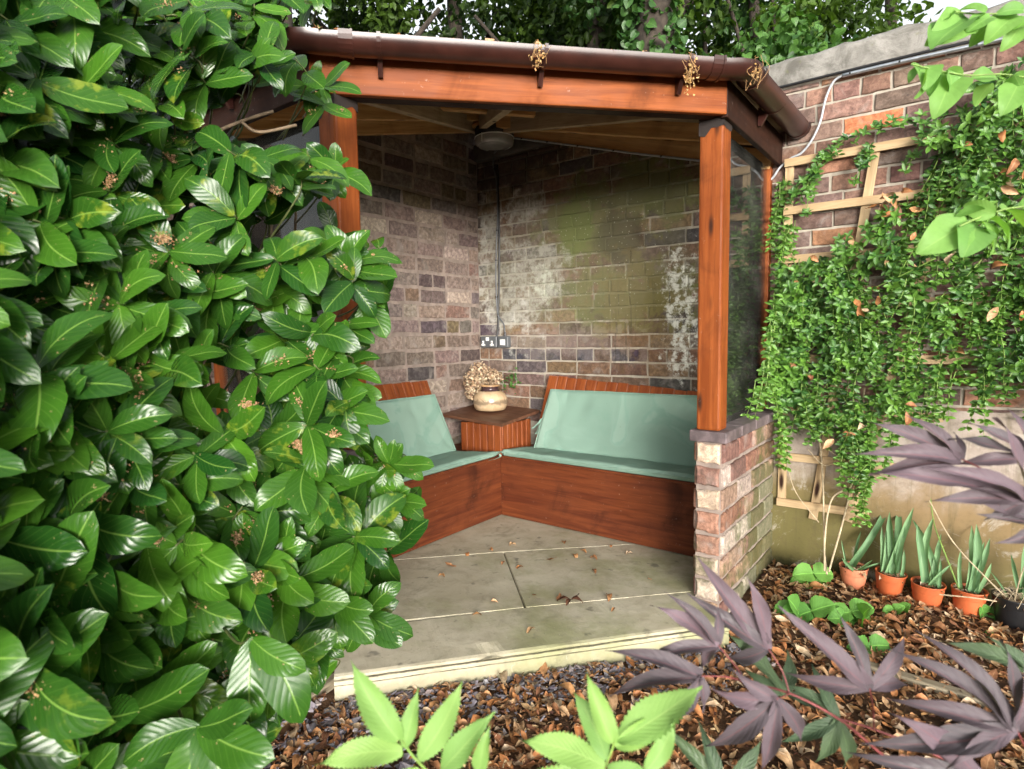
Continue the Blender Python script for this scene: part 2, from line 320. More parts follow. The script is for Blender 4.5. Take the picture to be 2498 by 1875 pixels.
def attr_mat(name, rough, var=0.35, scale=40, bump=0.3, spec=0.3):
    g = N(name); c = g.attr(); n = g.noise(g.pos(), scale, 5, 0.65)
    c = g.mix(n, g.mix(1.0, c, (1-var,)*3, 'MULTIPLY'), g.mix(1.0, c, (1+var,)*3, 'MULTIPLY'))
    g.bump(n, bump, 0.005); return g.done(c, rough, spec)
M['chip'] = attr_mat('stone_chip', 0.75); M['bits'] = attr_mat('plant_bits', 0.95)
M['bark'] = mat_simple('bark', (0.034, 0.026, 0.019), 0.95, 16, 0.5, 0.8)
M['twig'] = mat_simple('twig', (0.20, 0.145, 0.09), 0.85, 30, 0.35, 0.4)
M['greenstem'] = mat_simple('green_stem', (0.16, 0.26, 0.05), 0.6, 30, 0.3, 0.1)
M['shoot'] = mat_simple('laurel_shoot', (0.085, 0.105, 0.03), 0.6, 30, 0.3, 0.1)
M['palestem'] = mat_simple('dry_stem', (0.42, 0.34, 0.22), 0.8, 30, 0.3, 0.2)
M['redstem'] = mat_simple('red_stem', (0.19, 0.045, 0.045), 0.5, 30, 0.3, 0.1)
M['terracotta'] = mat_simple('terracotta_plastic', (0.46, 0.105, 0.034), 0.5, 9, 0.18, 0.05)
M['terracotta_pale'] = mat_simple('faded_terracotta', (0.48, 0.165, 0.085), 0.6, 9, 0.18, 0.05)
M['hydrangea'] = attr_mat('dried_petals', 0.9)

# ------------------------------------------------------------------ mesh helpers
class MB:
    def __init__(self): self.v = []; self.li = []; self.lt = []; self.mi = []; self.c = []; self.u = []; self.n = 0
    def add(self, v, f, mat=0, col=(1, 1, 1), uv=None):
        v = np.asarray(v, float).reshape(-1, 3); k = len(v); self.v.append(v)
        if isinstance(f, np.ndarray) and f.ndim == 2:
            self.li.append((f + self.n).ravel()); self.lt.append(np.full(len(f), f.shape[1])); nf = len(f)
        else:
            self.li.append(np.array([i for q in f for i in q], int) + self.n); self.lt.append(np.array([len(q) for q in f], int)); nf = len(f)
        self.mi.append(np.full(nf, mat)); c = np.asarray(col, float)
        self.c.append(np.broadcast_to(c, (k, 3)) if c.ndim == 1 else c)
        self.u.append(np.zeros((k, 2)) if uv is None else np.asarray(uv, float)); self.n += k
        return self
    def build(self, name, mats, parent=None, smooth=False, matrix=None):
        v = np.concatenate(self.v); li = np.concatenate(self.li).astype(np.int32); lt = np.concatenate(self.lt).astype(np.int32)
        me = bpy.data.meshes.new(name); me.vertices.add(len(v)); me.loops.add(len(li)); me.polygons.add(len(lt))
        me.vertices.foreach_set('co', v.ravel().astype(np.float32)); me.loops.foreach_set('vertex_index', li)
        me.polygons.foreach_set('loop_start', np.concatenate([[0], np.cumsum(lt)[:-1]]).astype(np.int32))
        if not isinstance(mats, (list, tuple)): mats = [mats]
        for m in mats: me.materials.append(m)
        me.update(calc_edges=True); me.polygons.foreach_set('material_index', np.concatenate(self.mi).astype(np.int32))
        c = np.concatenate(self.c); c4 = np.ones((len(c), 4), np.float32); c4[:, :3] = c
        me.attributes.new('col', 'FLOAT_COLOR', 'POINT').data.foreach_set('color', c4.ravel())
        uvl = me.uv_layers.new(name='UVMap'); uvl.data.foreach_set('uv', np.concatenate(self.u)[li].ravel().astype(np.float32))
        me.polygons.foreach_set('use_smooth', np.full(len(lt), smooth)); me.validate(); me.update()
        o = bpy.data.objects.new(name, me); COL.objects.link(o)
        if matrix is not None: o.matrix_basis = matrix
        if parent is not None:
            o.parent = parent
            if parent.get('world_kids'): o.matrix_parent_inverse = (Matrix.Translation(parent.location)).inverted()
        return o
def tag(o, label=None, cat=None, group=None, kind=None):
    for k, v in (('label', label), ('category', cat), ('group', group), ('kind', kind)):
        if v: o[k] = v
    return o
def thing(name, loc, label, cat, group=None):
    o = bpy.data.objects.new(name, None); COL.objects.link(o); o.location = loc; o.empty_display_size = 0.1
    o['world_kids'] = 1
    return tag(o, label, cat, group)
def rbox(sx, sy, sz, bev=0.004, seg=2):
    b = bmesh.new(); bmesh.ops.create_cube(b, size=1.0); bmesh.ops.scale(b, vec=(sx, sy, sz), verts=b.verts)
    if bev: bmesh.ops.bevel(b, geom=b.edges[:], offset=bev, segments=seg, profile=0.5, affect='EDGES')
    v = np.array([q.co[:] for q in b.verts]); b.verts.index_update(); f = [[q.index for q in p.verts] for p in b.faces]; b.free(); return v, f
def box(mb, x0, x1, y0, y1, z0, z1, mat=0, bev=0.003, col=(1, 1, 1)):
    v, f = rbox(x1-x0, y1-y0, z1-z0, bev); mb.add(v + np.array([(x0+x1)/2, (y0+y1)/2, (z0+z1)/2]), f, mat, col)
def frame(p0, p1, upv=(0, 0, 1)):
    p0 = np.array(p0, float); p1 = np.array(p1, float); x = p1-p0; L = np.linalg.norm(x); x = x/L
    z = np.array(upv, float); z = z - x*(z @ x); z /= np.linalg.norm(z); y = np.cross(z, x)
    m = Matrix.Identity(4)
    for i in range(3): m[i][0], m[i][1], m[i][2], m[i][3] = x[i], y[i], z[i], (p0+p1)[i]/2
    return m, L
def beam(name, p0, p1, w, h, mat, parent=None, upv=(0, 0, 1), bev=0.004):
    m, L = frame(p0, p1, upv); v, f = rbox(L, w, h, bev); mb = MB(); mb.add(v, f)
    return mb.build(name, mat, parent, False, m)
def tube(pts, rad, sides=7, cap=True):
    p = np.asarray(pts, float); n = len(p); rad = np.broadcast_to(np.asarray(rad, float), (n,))
    t = np.gradient(p, axis=0); t /= np.linalg.norm(t, axis=1)[:, None]+1e-9
    a = np.array([0, 0, 1.0]) if abs(t[0][2]) < 0.9 else np.array([1.0, 0, 0])
    V = []
    for i in range(n):
        b = np.cross(t[i], a); b /= np.linalg.norm(b)+1e-9; a = np.cross(b, t[i])
        th = np.arange(sides)*2*math.pi/sides
        V.append(p[i] + rad[i]*(np.cos(th)[:, None]*a + np.sin(th)[:, None]*b))
    V = np.concatenate(V); F = []
    for i in range(n-1):
        for j in range(sides):
            k = (j+1) % sides; F.append((i*sides+j, i*sides+k, (i+1)*sides+k, (i+1)*sides+j))
    if cap: F.append(tuple(range(sides))[::-1]); F.append(tuple((n-1)*sides+j for j in range(sides)))
    return V, F
def spline(pts, n=8):
    p = [np.array(q, float) for q in pts]; p = [2*p[0]-p[1]] + p + [2*p[-1]-p[-2]]; out = []
    for i in range(1, len(p)-2):
        for k in range(n):
            t = k/n; a, b, c, d = p[i-1:i+3]
            out.append(0.5*((2*b)+(-a+c)*t+(2*a-5*b+4*c-d)*t*t+(-a+3*b-3*c+d)*t**3))
    out.append(p[-2]); return np.array(out)
def lathe(prof, seg=32):
    n = len(prof); th = np.arange(seg)*2*math.pi/seg
    V = np.concatenate([np.stack([r*np.cos(th), r*np.sin(th), np.full(seg, z)], 1) for r, z in prof])
    F = [(i*seg+j, i*seg+(j+1) % seg, (i+1)*seg+(j+1) % seg, (i+1)*seg+j) for i in range(n-1) for j in range(seg)]
    return V, F
def prism(mb, poly, z0, z1, mat=0, col=(1, 1, 1), bev=0.0):
    """polygon in plan (anticlockwise) with a small chamfer round its top"""
    P = np.array(poly, float); n = len(P); c = P.mean(0)
    inn = c + (P-c)*(1 - bev/np.linalg.norm(P-c, axis=1)[:, None]) if bev else P
    V = np.concatenate([np.c_[P, np.full(n, z0)], np.c_[P, np.full(n, z1-bev)], np.c_[inn, np.full(n, z1)]])
    F = [(i, (i+1) % n, n+(i+1) % n, n+i) for i in range(n)] + [(n+i, n+(i+1) % n, 2*n+(i+1) % n, 2*n+i) for i in range(n)] + [tuple(range(2*n, 3*n)), tuple(range(n))[::-1]]
    mb.add(V, F, mat, col)
def nz(a, s=1.0, seed=0.0): return noise.noise(Vector((a[0]*s+seed, a[1]*s+seed*1.7, a[2]*s-seed)))

def leaf_tpl(half, nL=10, fold=0.12, curl=0.15, wave=0.02, nW=4, tipdrop=0.0, serr=0.0, nser=0, side=0.0):
    """half(v): half width as a share of length; y runs base to tip, z is the upper side"""
    vs = np.linspace(0, 1, nL+1); us = np.linspace(-1, 1, nW+1); V = []; U = []
    for v in vs:
        h = max(half(v), 0.0015)
        for x in us:
            k = 1.0
            if abs(x) == 1 and serr: k = 1 + serr*(((v*nser) % 1.0) - 0.5)
            z = -curl*(v-0.25)**2 - tipdrop*max(0, v-0.7)**2 + fold*abs(x)*h*1.6 + wave*math.sin(v*9+x*2+side)*abs(x) - 0.25*h*x*x*fold
            V.append((x*h*k + side*0.08*math.sin(v*3.1), v, z)); U.append((x*0.5+0.5, v))
    V = np.array(V); U = np.array(U); w_ = nW+1
    F = np.array([(i*w_+j, i*w_+j+1, (i+1)*w_+j+1, (i+1)*w_+j) for i in range(nL) for j in range(nW)])
    return V, F, U
def put_leaves(mb, tpls, P, D, Nn, L, cols, mat=0, W=None):
    """many leaves at once: base points P, directions D, upper sides Nn, lengths L"""
    P = np.asarray(P, float); n = len(P)
    if n == 0: return
    D = np.asarray(D, float); D = D/np.linalg.norm(D, axis=1)[:, None]
    Nn = np.asarray(Nn, float); Nn = Nn - D*(Nn*D).sum(1)[:, None]; Nn = Nn/(np.linalg.norm(Nn, axis=1)[:, None]+1e-9)
    S = np.cross(D, Nn); L = np.broadcast_to(np.asarray(L, float), (n,)); W = np.ones(n) if W is None else W
    which = rng.integers(0, len(tpls), n); cols = np.asarray(cols, float)
    for t, (V, F, U) in enumerate(tpls):
        k = np.where(which == t)[0]
        if not len(k): continue
        co = P[k][:, None, :] + L[k][:, None, None]*(V[None, :, 0:1]*W[k][:, None, None]*S[k][:, None, :] + V[None, :, 1:2]*D[k][:, None, :] + V[None, :, 2:3]*Nn[k][:, None, :])
        m = len(V); f = (F[None] + (np.arange(len(k))*m)[:, None, None]).reshape(-1, F.shape[1])
        mb.add(co.reshape(-1, 3), f, mat, np.repeat(cols[k], m, 0), np.tile(U, (len(k), 1)))
def unit(v): v = np.asarray(v, float); return v/(np.linalg.norm(v, axis=-1, keepdims=True)+1e-9)
def inpoly(x, y, poly):
    P = np.array(poly, float); c = False; j = len(P)-1
    for i in range(len(P)):
        if (P[i, 1] > y) != (P[j, 1] > y) and x < (P[j, 0]-P[i, 0])*(y-P[i, 1])/(P[j, 1]-P[i, 1]+1e-12)+P[i, 0]: c = not c
        j = i
    return c

# ------------------------------------------------------------------ ground
GZ = -0.115
def gheight(x, y):
    z = GZ + 0.016*noise.noise(Vector((x*1.3, y*1.3, 0))) + 0.012*noise.noise(Vector((x*5, y*5, 3)))
    if x < 1.25 and y < -2.25: z += 0.03
    if x > 2.2: z += 0.02*min(1, max(0, (y+1.0)/0.8))
    return z
mb = MB(); s = np.sinh(np.linspace(-4.2, 4.2, 150)); s = s/s.max()*70
gx = s+2.2; gy = s-1.5
V = np.array([(x, y, gheight(x, y)) for y in gy for x in gx]); n = len(gx)
F = np.array([(j*n+i, j*n+i+1, (j+1)*n+i+1, (j+1)*n+i) for j in range(n-1) for i in range(n-1)])
mb.add(V, F); tag(mb.build('ground', M['soil'], None, True), kind='structure')

# ------------------------------------------------------------------ brickwork
def bricks(mb, org, ud, nd, rows, colfn, jit=0.0025, bev=0.006, proud=(0.005, 0.010), mat=0, keep=None):
    """rows: (z0, z1, [u0, u1, ...] joint lines, joint width); each brick a worn, bevelled face standing proud of the mortar"""
    org = np.array(org, float); ud = np.array(ud, float); nd = np.array(nd, float); zd = np.array([0, 0, 1.0])
    for z0, z1, us, jw in rows:
        for a, b in zip(us[:-1], us[1:]):
            a2, b2 = a+jw/2, b-jw/2; c0, c1 = z0+jw/2, z1-jw/2
            if keep and not keep((a+b)/2, (z0+z1)/2, a, b): continue
            n = 4; J = lambda s: rng.uniform(-s, s); pr = rng.uniform(*proud)
            out = []
            sag = J(0.003)
            cor = [(a2+J(jit), c0+J(jit)), (b2+J(jit), c0+J(jit)+sag), (b2+J(jit), c1+J(jit)+sag), (a2+J(jit), c1+J(jit))]
            loop = []
            for i in range(4):
                p, q = np.array(cor[i]), np.array(cor[(i+1) % 4])
                m = 5 if i % 2 == 0 else 2
                for k in range(m):
                    t = k/m; r = p+(q-p)*t + (np.array([J(jit), J(jit)]) if k else 0); loop.append(r)
            loop = np.array(loop); c = loop.mean(0); m = len(loop)
            h = np.array([(b2-a2)/2, (c1-c0)/2])
            V = []; 
            rings = [(1.0, -0.004), (1.0-0.10*bev/0.006*0.012/h.min()*0.8, pr*0.62), (1.0-0.35*bev/0.006*0.012/h.min(), pr)]
            for sh, dp in rings:
                q = c + (loop-c)*np.array([1-(1-sh)*h.min()/h[0], sh])
                V.append(org + q[:, 0:1]*ud + q[:, 1:2]*zd + nd*(dp + (rng.uniform(-0.0012, 0.0012, (m, 1)) if dp > 0 else 0)))
            V.append((org + c[0]*ud + c[1]*zd + nd*(pr+0.001))[None]); V = np.concatenate(V)
            F = [(r*m+i, r*m+(i+1) % m, (r+1)*m+(i+1) % m, (r+1)*m+i) for r in range(2) for i in range(m)] + [(2*m+i, 2*m+(i+1) % m, 3*m) for i in range(m)]
            mb.add(V, F, mat, colfn((a+b)/2, (z0+z1)/2))
def pick(cols, w=None):
    c = np.array(cols[rng.choice(len(cols), p=w)]); return np.clip(c*rng.uniform(0.8, 1.2) + rng.uniform(-0.008, 0.008, 3), 0.01, 1)

# old garden wall: courses 92 mm, a row of headers every fifth course
wall = thing('garden_wall', (2.5, 0.15, GZ), 'long old brick garden wall with grey stone coping and a rendered foot, running behind the shelter and trellis', 'wall')
mb = MB(); box(mb, -1.2, 7.0, 0.0, 0.30, -0.4, 2.58, bev=0); mb.build('mortar_core', M['mortar_old'], wall)
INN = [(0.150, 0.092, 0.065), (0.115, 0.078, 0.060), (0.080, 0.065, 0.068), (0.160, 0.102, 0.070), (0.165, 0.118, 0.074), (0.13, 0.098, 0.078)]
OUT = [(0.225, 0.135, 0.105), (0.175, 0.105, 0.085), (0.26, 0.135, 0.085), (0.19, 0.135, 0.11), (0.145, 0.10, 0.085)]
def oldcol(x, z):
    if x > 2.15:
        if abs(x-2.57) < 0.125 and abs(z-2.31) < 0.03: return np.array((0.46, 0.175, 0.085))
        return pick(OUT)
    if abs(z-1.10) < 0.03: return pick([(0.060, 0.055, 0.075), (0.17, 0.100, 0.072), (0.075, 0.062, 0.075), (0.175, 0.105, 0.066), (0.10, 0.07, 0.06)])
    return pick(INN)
rows = []; z = 1.054-0.0925*12; k = -12
while z < 2.57:
    x0 = -0.05 - (0.1332 if k % 2 else 0.0) + rng.uniform(-0.02, 0.02); us = [x0]
    us0 = us
    while us[-1] < 4.6:
        us.append(us[-1] + (0.1332 if k % 5 == 0 else (0.270 if rng.random() > 0.06 else 0.1332))*rng.uniform(0.97, 1.03))
    us = [0.0]+[u for u in us if u > 0.04]
    rows.append((z, min(z+0.0925, 2.572), us, 0.011)); z += 0.0925; k += 1
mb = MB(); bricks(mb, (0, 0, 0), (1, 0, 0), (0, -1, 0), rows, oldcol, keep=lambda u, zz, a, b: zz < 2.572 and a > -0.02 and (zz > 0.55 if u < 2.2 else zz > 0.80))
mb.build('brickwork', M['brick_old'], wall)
mb = MB(); xs = np.arange(2.17, 7.0, 0.05); zs = np.linspace(-0.35, 0.88, 30); V = []
for zi in zs:
    for x in xs:
        t = zi if zi < 0.87 else 0.86+0.05*noise.noise(Vector((x*4, 0, 5)))
        V.append((x, -0.022-0.006*noise.noise(Vector((x*3, zi*3, 1)))-0.003*noise.noise(Vector((x*14, zi*14, 1))) + (0.025 if zi > 0.87 else 0), t))
n = len(xs); F = np.array([(j*n+i, j*n+i+1, (j+1)*n+i+1, (j+1)*n+i) for j in range(len(zs)-1) for i in range(n-1)])
mb.add(np.array(V), F); mb.build('cement_render', M['render'], wall, True)
x = -1.2
while x < 6.8:
    Ls = rng.uniform(1.0, 1.35) if x > 1.5 else 1.1
    mb = MB(); ns = 28; prof = [(0.33, 2.58), (-0.028, 2.578), (-0.034, 2.60), (-0.035, 2.66), (-0.030, 2.70), (-0.005, 2.722), (0.15, 2.735), (0.33, 2.715)]
    sub = []
    for (a, b), (c, d) in zip(prof[:-1], prof[1:]):
        for t in np.linspace(0, 1, 4)[:-1]: sub.append((a+(c-a)*t, b+(d-b)*t))
    sub.append(prof[-1]); m = len(sub); V = []
    for i in range(ns+1):
        xx = x + 0.004 + (Ls-0.008)*i/ns; top = 0.014*noise.noise(Vector((xx*2.4, 7, 0))) + 0.010*noise.noise(Vector((xx*9, 3, 0)))
        for (yy, zz) in sub:
            q = Vector((xx*9, yy*9, zz*9)); dn = 0.008*noise.noise(q) + 0.004*noise.noise(q*3)
            e = 1 if 0 < i < ns else 0.4
            V.append((xx, yy - dn*(1 if yy < 0.1 else 0), zz + (dn*0.8 + top)*(zz-2.575)/0.14))
    F = [(i*m+j, i*m+j+1, (i+1)*m+j+1, (i+1)*m+j) for i in range(ns) for j in range(m-1)] + [tuple(range(m))[::-1], tuple(ns*m+j for j in range(m))]
    mb.add(np.array(V), F); mb.build('coping_stone', M['coping'], wall, True); x += Ls

# newer brick side wall of the shelter (plane x = 0)
side = thing('brick_wall', (-0.1, -1.2, 0), 'newer wall of reclaimed mottled bricks with wide grey joints behind the left bench', 'wall')
mb = MB(); P = [(-2.5, -0.3), (0.0, -0.3), (0.0, 2.86), (-2.5, 2.30)]
V = np.array([(xx, yy, zz) for xx in (-0.22, 0.0) for yy, zz in P]); mb.add(V, [(0, 3, 2, 1), (4, 5, 6, 7), (0, 1, 5, 4), (1, 2, 6, 5), (2, 3, 7, 6), (3, 0, 4, 7)])
mb.build('mortar_core', M['mortar_new'], side)
NEW = [(0.160, 0.126, 0.108), (0.110, 0.086, 0.078), (0.240, 0.197, 0.165), (0.085, 0.072, 0.072), (0.175, 0.118, 0.092), (0.310, 0.265, 0.222), (0.150, 0.130, 0.120), (0.150, 0.118, 0.080), (0.19, 0.148, 0.130)]
rows = []; z = 0.02; k = 0
z = -0.055
while z < 2.85:
    us = [-2.45 + (0.13 if k % 2 else 0) + rng.uniform(-0.015, 0.015)]
    while us[-1] < 0.0: us.append(min(0.0, us[-1] + (0.275 if rng.random() > 0.12 else 0.141)))
    if us[-1]-us[-2] < 0.05: us.pop(-2)
    rows.append((z, z+0.1095, us, 0.021)); z += 0.1095; k += 1
mb = MB(); bricks(mb, (0, 0, 0), (0, 1, 0), (1, 0, 0), rows, lambda u, z: pick(NEW), 0.0042, 0.014, (0.004, 0.009), keep=lambda u, zz, a, b: zz < 2.80-0.25*abs(u))
mb.build('brickwork', M['brick_new'], side)

# dwarf walls with tiled caps: right one ends in the brick pier that carries the post
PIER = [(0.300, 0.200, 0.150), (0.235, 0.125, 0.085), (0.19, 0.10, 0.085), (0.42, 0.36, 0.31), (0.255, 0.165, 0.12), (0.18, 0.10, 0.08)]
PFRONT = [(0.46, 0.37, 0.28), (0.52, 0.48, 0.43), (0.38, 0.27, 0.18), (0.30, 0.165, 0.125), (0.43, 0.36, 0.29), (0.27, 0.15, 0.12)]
def dwarf(name, label, x0, x1, y0, y1, faces):
    t = thing(name, ((x0+x1)/2, (y0+y1)/2, GZ), label, 'low wall')
    mb = MB(); box(mb, x0, x1, y0, y1, -0.3, 0.748, bev=0); mb.build('mortar_core', M['mortar_new'], t)
    mb = MB(); c = 0.107
    for org, ud, nd, L in faces:
        rows = []; z = 0.748-c*8; k = 0
        while z < 0.74:
            if L < 0.2: us = [0, L]
            else:
                us = [0.0, 0.24 if k % 2 else 0.12]
                while us[-1] < L-0.09: us.append(min(L, us[-1]+0.24))
                us[-1] = L
            rows.append((z, z+c, us, 0.017)); z += c; k += 1
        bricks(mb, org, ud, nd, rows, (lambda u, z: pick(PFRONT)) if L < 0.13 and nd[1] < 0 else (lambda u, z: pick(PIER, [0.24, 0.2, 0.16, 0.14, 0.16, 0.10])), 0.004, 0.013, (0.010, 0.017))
    mb.build('brickwork', M['brick_pier'], t)
    return t
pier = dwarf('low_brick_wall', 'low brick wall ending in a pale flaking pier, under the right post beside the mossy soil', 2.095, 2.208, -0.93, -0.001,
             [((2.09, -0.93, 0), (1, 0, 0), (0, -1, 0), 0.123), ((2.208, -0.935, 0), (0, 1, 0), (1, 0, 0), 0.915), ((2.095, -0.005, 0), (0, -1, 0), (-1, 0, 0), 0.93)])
M['captile'] = mat_simple('dark_cap_tile', (0.125, 0.095, 0.098), 0.6, 14, 0.5, 0.3)
mb = MB(); y = -0.955
for L in (0.235, 0.24, 0.24, 0.235):
    box(mb, 2.068, 2.24, y, y+L-0.006, 0.750, 0.802, bev=0.006); y += L
mb.build('cap_tiles', M['captile'], pier)
low2 = dwarf('low_brick_wall', 'low brick wall under the left post, mostly hidden behind the laurel', 0.005, 1.13, -2.145, -2.035,
             [((0.0, -2.145, 0), (1, 0, 0), (0, -1, 0), 1.13), ((1.13, -2.147, 0), (0, 1, 0), (1, 0, 0), 0.114), ((1.13, -2.035, 0), (-1, 0, 0), (0, 1, 0), 1.12)])
mb = MB(); x = 0.005
for i in range(5): box(mb, x, x+0.225, -2.165, -2.015, 0.750, 0.802, bev=0.006); x += 0.231
mb.build('cap_tiles', M['captile'], low2)

# ------------------------------------------------------------------ paving and step
mb = MB(); prism(mb, [(0.1, -0.1), (0.1, -2.03), (1.05, -2.03), (2.09, -0.86), (2.09, -0.1)][::-1], -0.3, -0.010); o = mb.build('paving_bed', M['mortar_pale'], None); tag(o, kind='structure')
def shrink(poly, d):
    P = np.array(poly, float); c = P.mean(0); return c+(P-c)*(1-d/np.linalg.norm(P-c, axis=1)[:, None])
mb = MB()
for poly in ([(0.45, -0.40), (0.45, -1.566), (0.97, -1.022), (1.60, -0.40)], [(0.45, -1.566), (0.45, -2.03), (1.03, -2.03), (1.505, -1.489), (1.0, -1.003)], [(1.0, -1.003), (1.505, -1.489), (2.09, -0.86), (2.09, -0.40), (1.60, -0.40)]):
    prism(mb, shrink(poly, 0.004), -0.06, 0.0, bev=0.005)
tag(mb.build('paving', M['paving'], None), kind='structure')
step = thing('stone_step', (1.7, -1.7, GZ), 'long sandstone step with a grooved front edge, across the front of the shelter', 'step')
mb = MB(); A = np.array([1.245, -2.345]); B = np.array([2.30, -1.075]); dA = (B-A)/np.linalg.norm(B-A); STN = np.array([dA[1], -dA[0]])
back = 0.345
prof = [(-back, -0.13), (-back, -0.001), (-0.20, -0.003), (-0.10, -0.006), (-0.02, -0.009), (-0.006, -0.013), (0.000, -0.019), (-0.004, -0.024), (-0.016, -0.0265), (0.000, -0.030), (0.004, -0.036), (0.003, -0.043), (-0.010, -0.046), (-0.001, -0.05), (0.002, -0.09), (0.004, -0.15)]
ns = 90; V = []
for i in range(ns+1):
    t = i/ns; q = A + (B-A)*t; L = t*np.linalg.norm(B-A)
    dent = math.exp(-((L-0.60)/0.045)**2)
    for o_, z in prof:
        w_ = 0.003*noise.noise(Vector((L*5, z*30, o_*8))) + 0.002*noise.noise(Vector((L*22, z*40, o_*20)))
        dn = dent*0.022*max(0, 1-abs(o_+0.01)/0.05)*(1 if z > -0.03 else 0)
        p = q + STN*(o_ + (w_ if o_ > -0.05 else 0) - dn); V.append((p[0], p[1], z + (w_*0.8 if o_ < -0.01 else 0) - dn*0.6))
m = len(prof); F = [(i*m+j, (i+1)*m+j, (i+1)*m+j+1, i*m+j+1) for i in range(ns) for j in range(m-1)] + [tuple(range(m)), tuple(ns*m+j for j in range(m))[::-1]]
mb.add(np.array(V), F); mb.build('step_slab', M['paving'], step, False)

# ------------------------------------------------------------------ the timber shelter
LC = np.array([1.065, -2.215]); RC = np.array([2.222, -0.960])
house = thing('garden_shelter', (1.4, -1.2, 0), 'small open-fronted timber shelter with orange-brown posts and a brown gutter, built into the wall corner', 'shelter')
BZ, FT = 2.176, 2.326
def post(x0, x1, y0, y1, label=None):
    o = beam('post', ((x0+x1)/2, (y0+y1)/2, 0.802), ((x0+x1)/2, (y0+y1)/2, 2.20), x1-x0, y1-y0, M['post'], house, (0, 1, 0), 0.010); return o
post(2.094, 2.202, -0.938, -0.832); post(1.017, 1.125, -2.15, -2.042)
for (xc, yc, hw) in ((2.148, -0.885, 0.0555), (1.071, -2.096, 0.0555)):
    V = []; mb = MB()
    th = [(-1, -1), (-.5, -1), (0, -1), (.5, -1), (1, -1), (1, -.5), (1, 0), (1, .5), (1, 1), (.5, 1), (0, 1), (-.5, 1), (-1, 1), (-1, .5), (-1, 0), (-1, -.5)]
    for j, (a, b) in enumerate(th): V.append((xc+a*hw, yc+b*hw, 2.142+0.010*rng.uniform(-1, 1) - (0.035 if a < -0.4 else 0)))
    for a, b in th: V.append((xc+a*hw, yc+b*hw, 2.19))
    mb.add(np.array(V), [(j, (j+1) % 16, 16+(j+1) % 16, 16+j) for j in range(16)])
    mb.build('tar_band', M['dark_bitumen'], house)
dF = np.append((RC-LC)/np.linalg.norm(RC-LC), 0); nF = np.array([dF[1], -dF[0], 0]); zc = (BZ+FT)/2
def b3(p, z, off=0.0): return np.array([p[0], p[1], z]) + nF*off
beam('front_beam', b3(LC, zc, -0.016), b3(RC, zc, -0.016), 0.032, FT-BZ, M['beam'], house, bev=0.006)
mb = MB(); 
beam('plinth_rail', b3(LC+dF[:2]*0.03, 2.20, -0.06), b3(RC-dF[:2]*0.03, 2.20, -0.06), 0.055, 0.045, M['fascia_dark'], house)
beam('side_fascia', (RC[0]-0.014, RC[1]+0.005, zc-0.004), (RC[0]-0.014, -0.002, zc-0.014), 0.028, FT-BZ+0.01, M['fascia_dark'], house)
beam('side_fascia', (LC[0]-0.002, LC[1]+0.014, zc), (0.002, LC[1]+0.014, zc), 0.028, FT-BZ+0.01, M['fascia_dark'], house)
beam('soffit_strip', (RC[0]-0.035, RC[1]+0.03, BZ+0.012), (RC[0]-0.035, -0.004, BZ+0.012), 0.012, 0.022, M['fascia_dark'], house)
# roof: three slopes falling from the wall corner
AP = (-0.01, 0.01, 2.93); ev = [(2.285, -0.002, 2.330), (2.285, -0.985, 2.330), (1.045, -2.275, 2.330), (-0.002, -2.275, 2.365)]
mb = MB(); V = np.array([AP]+ev); V2 = V+np.array([0, 0, 0.03])
mb.add(np.concatenate([V, V2]), [(0, 2, 1), (0, 3, 2), (0, 4, 3)], 0); 
mb.add(np.concatenate([V, V2]), [(5, 6, 7), (5, 7, 8), (5, 8, 9), (1, 2, 7, 6), (2, 3, 8, 7), (3, 4, 9, 8), (0, 1, 6, 5), (4, 0, 5, 9)], 1)
mb.build('roof', [M['soffit'], M['felt']], house)
def raf(p0, p1, w, h, m): return beam('rafter', p0, p1, w, h, m, house, bev=0.003)
raf((0.03, -0.028, 2.835), (2.18, -0.028, 2.19), 0.05, 0.10, M['rafter'])
raf((0.028, -0.06, 2.835), (0.028, -2.19, 2.275), 0.05, 0.10, M['rafter'])
raf((0.10, -0.25, 2.815), (2.18, -0.25, 2.268), 0.045, 0.09, M['rafter'])
raf((0.25, -0.10, 2.855), (0.25, -2.19, 2.312), 0.045, 0.09, M['rafter'])
raf((0.10, -0.10, 2.80), (1.06, -2.18, 2.25), 0.05, 0.10, M['rafter2'])
raf((0.10, -0.06, 2.80), (2.17, -0.93, 2.25), 0.05, 0.10, M['rafter2'])
raf((0.12, -0.10, 2.81), (1.60, -1.57, 2.26), 0.05, 0.09, M['rafter2'])
raf((0.45, -0.95, 2.64), (0.86, -0.44, 2.64), 0.045, 0.06, M['rafter'])
mb = MB(); box(mb, 0.20, 0.44, -0.30, -0.05, 2.722, 2.742); mb.build('lamp_board', M['rafter'], house)
# glazed sides
mb = MB(); box(mb, 2.147, 2.153, -0.835, -0.045, 0.804, 2.16, bev=0); mb.build('window_pane', M['glass'], house)
mb = MB(); box(mb, 0.045, 1.02, -2.099, -2.093, 0.804, 2.16, bev=0); mb.build('window_pane', M['glass'], house)
beam('wall_batten', (2.15, -0.024, 0.804), (2.15, -0.024, 2.16), 0.045, 0.044, M['post'], house, (0, 1, 0))
beam('wall_batten', (0.024, -2.096, 0.804), (0.024, -2.096, 2.16), 0.045, 0.044, M['post'], house, (0, 1, 0))
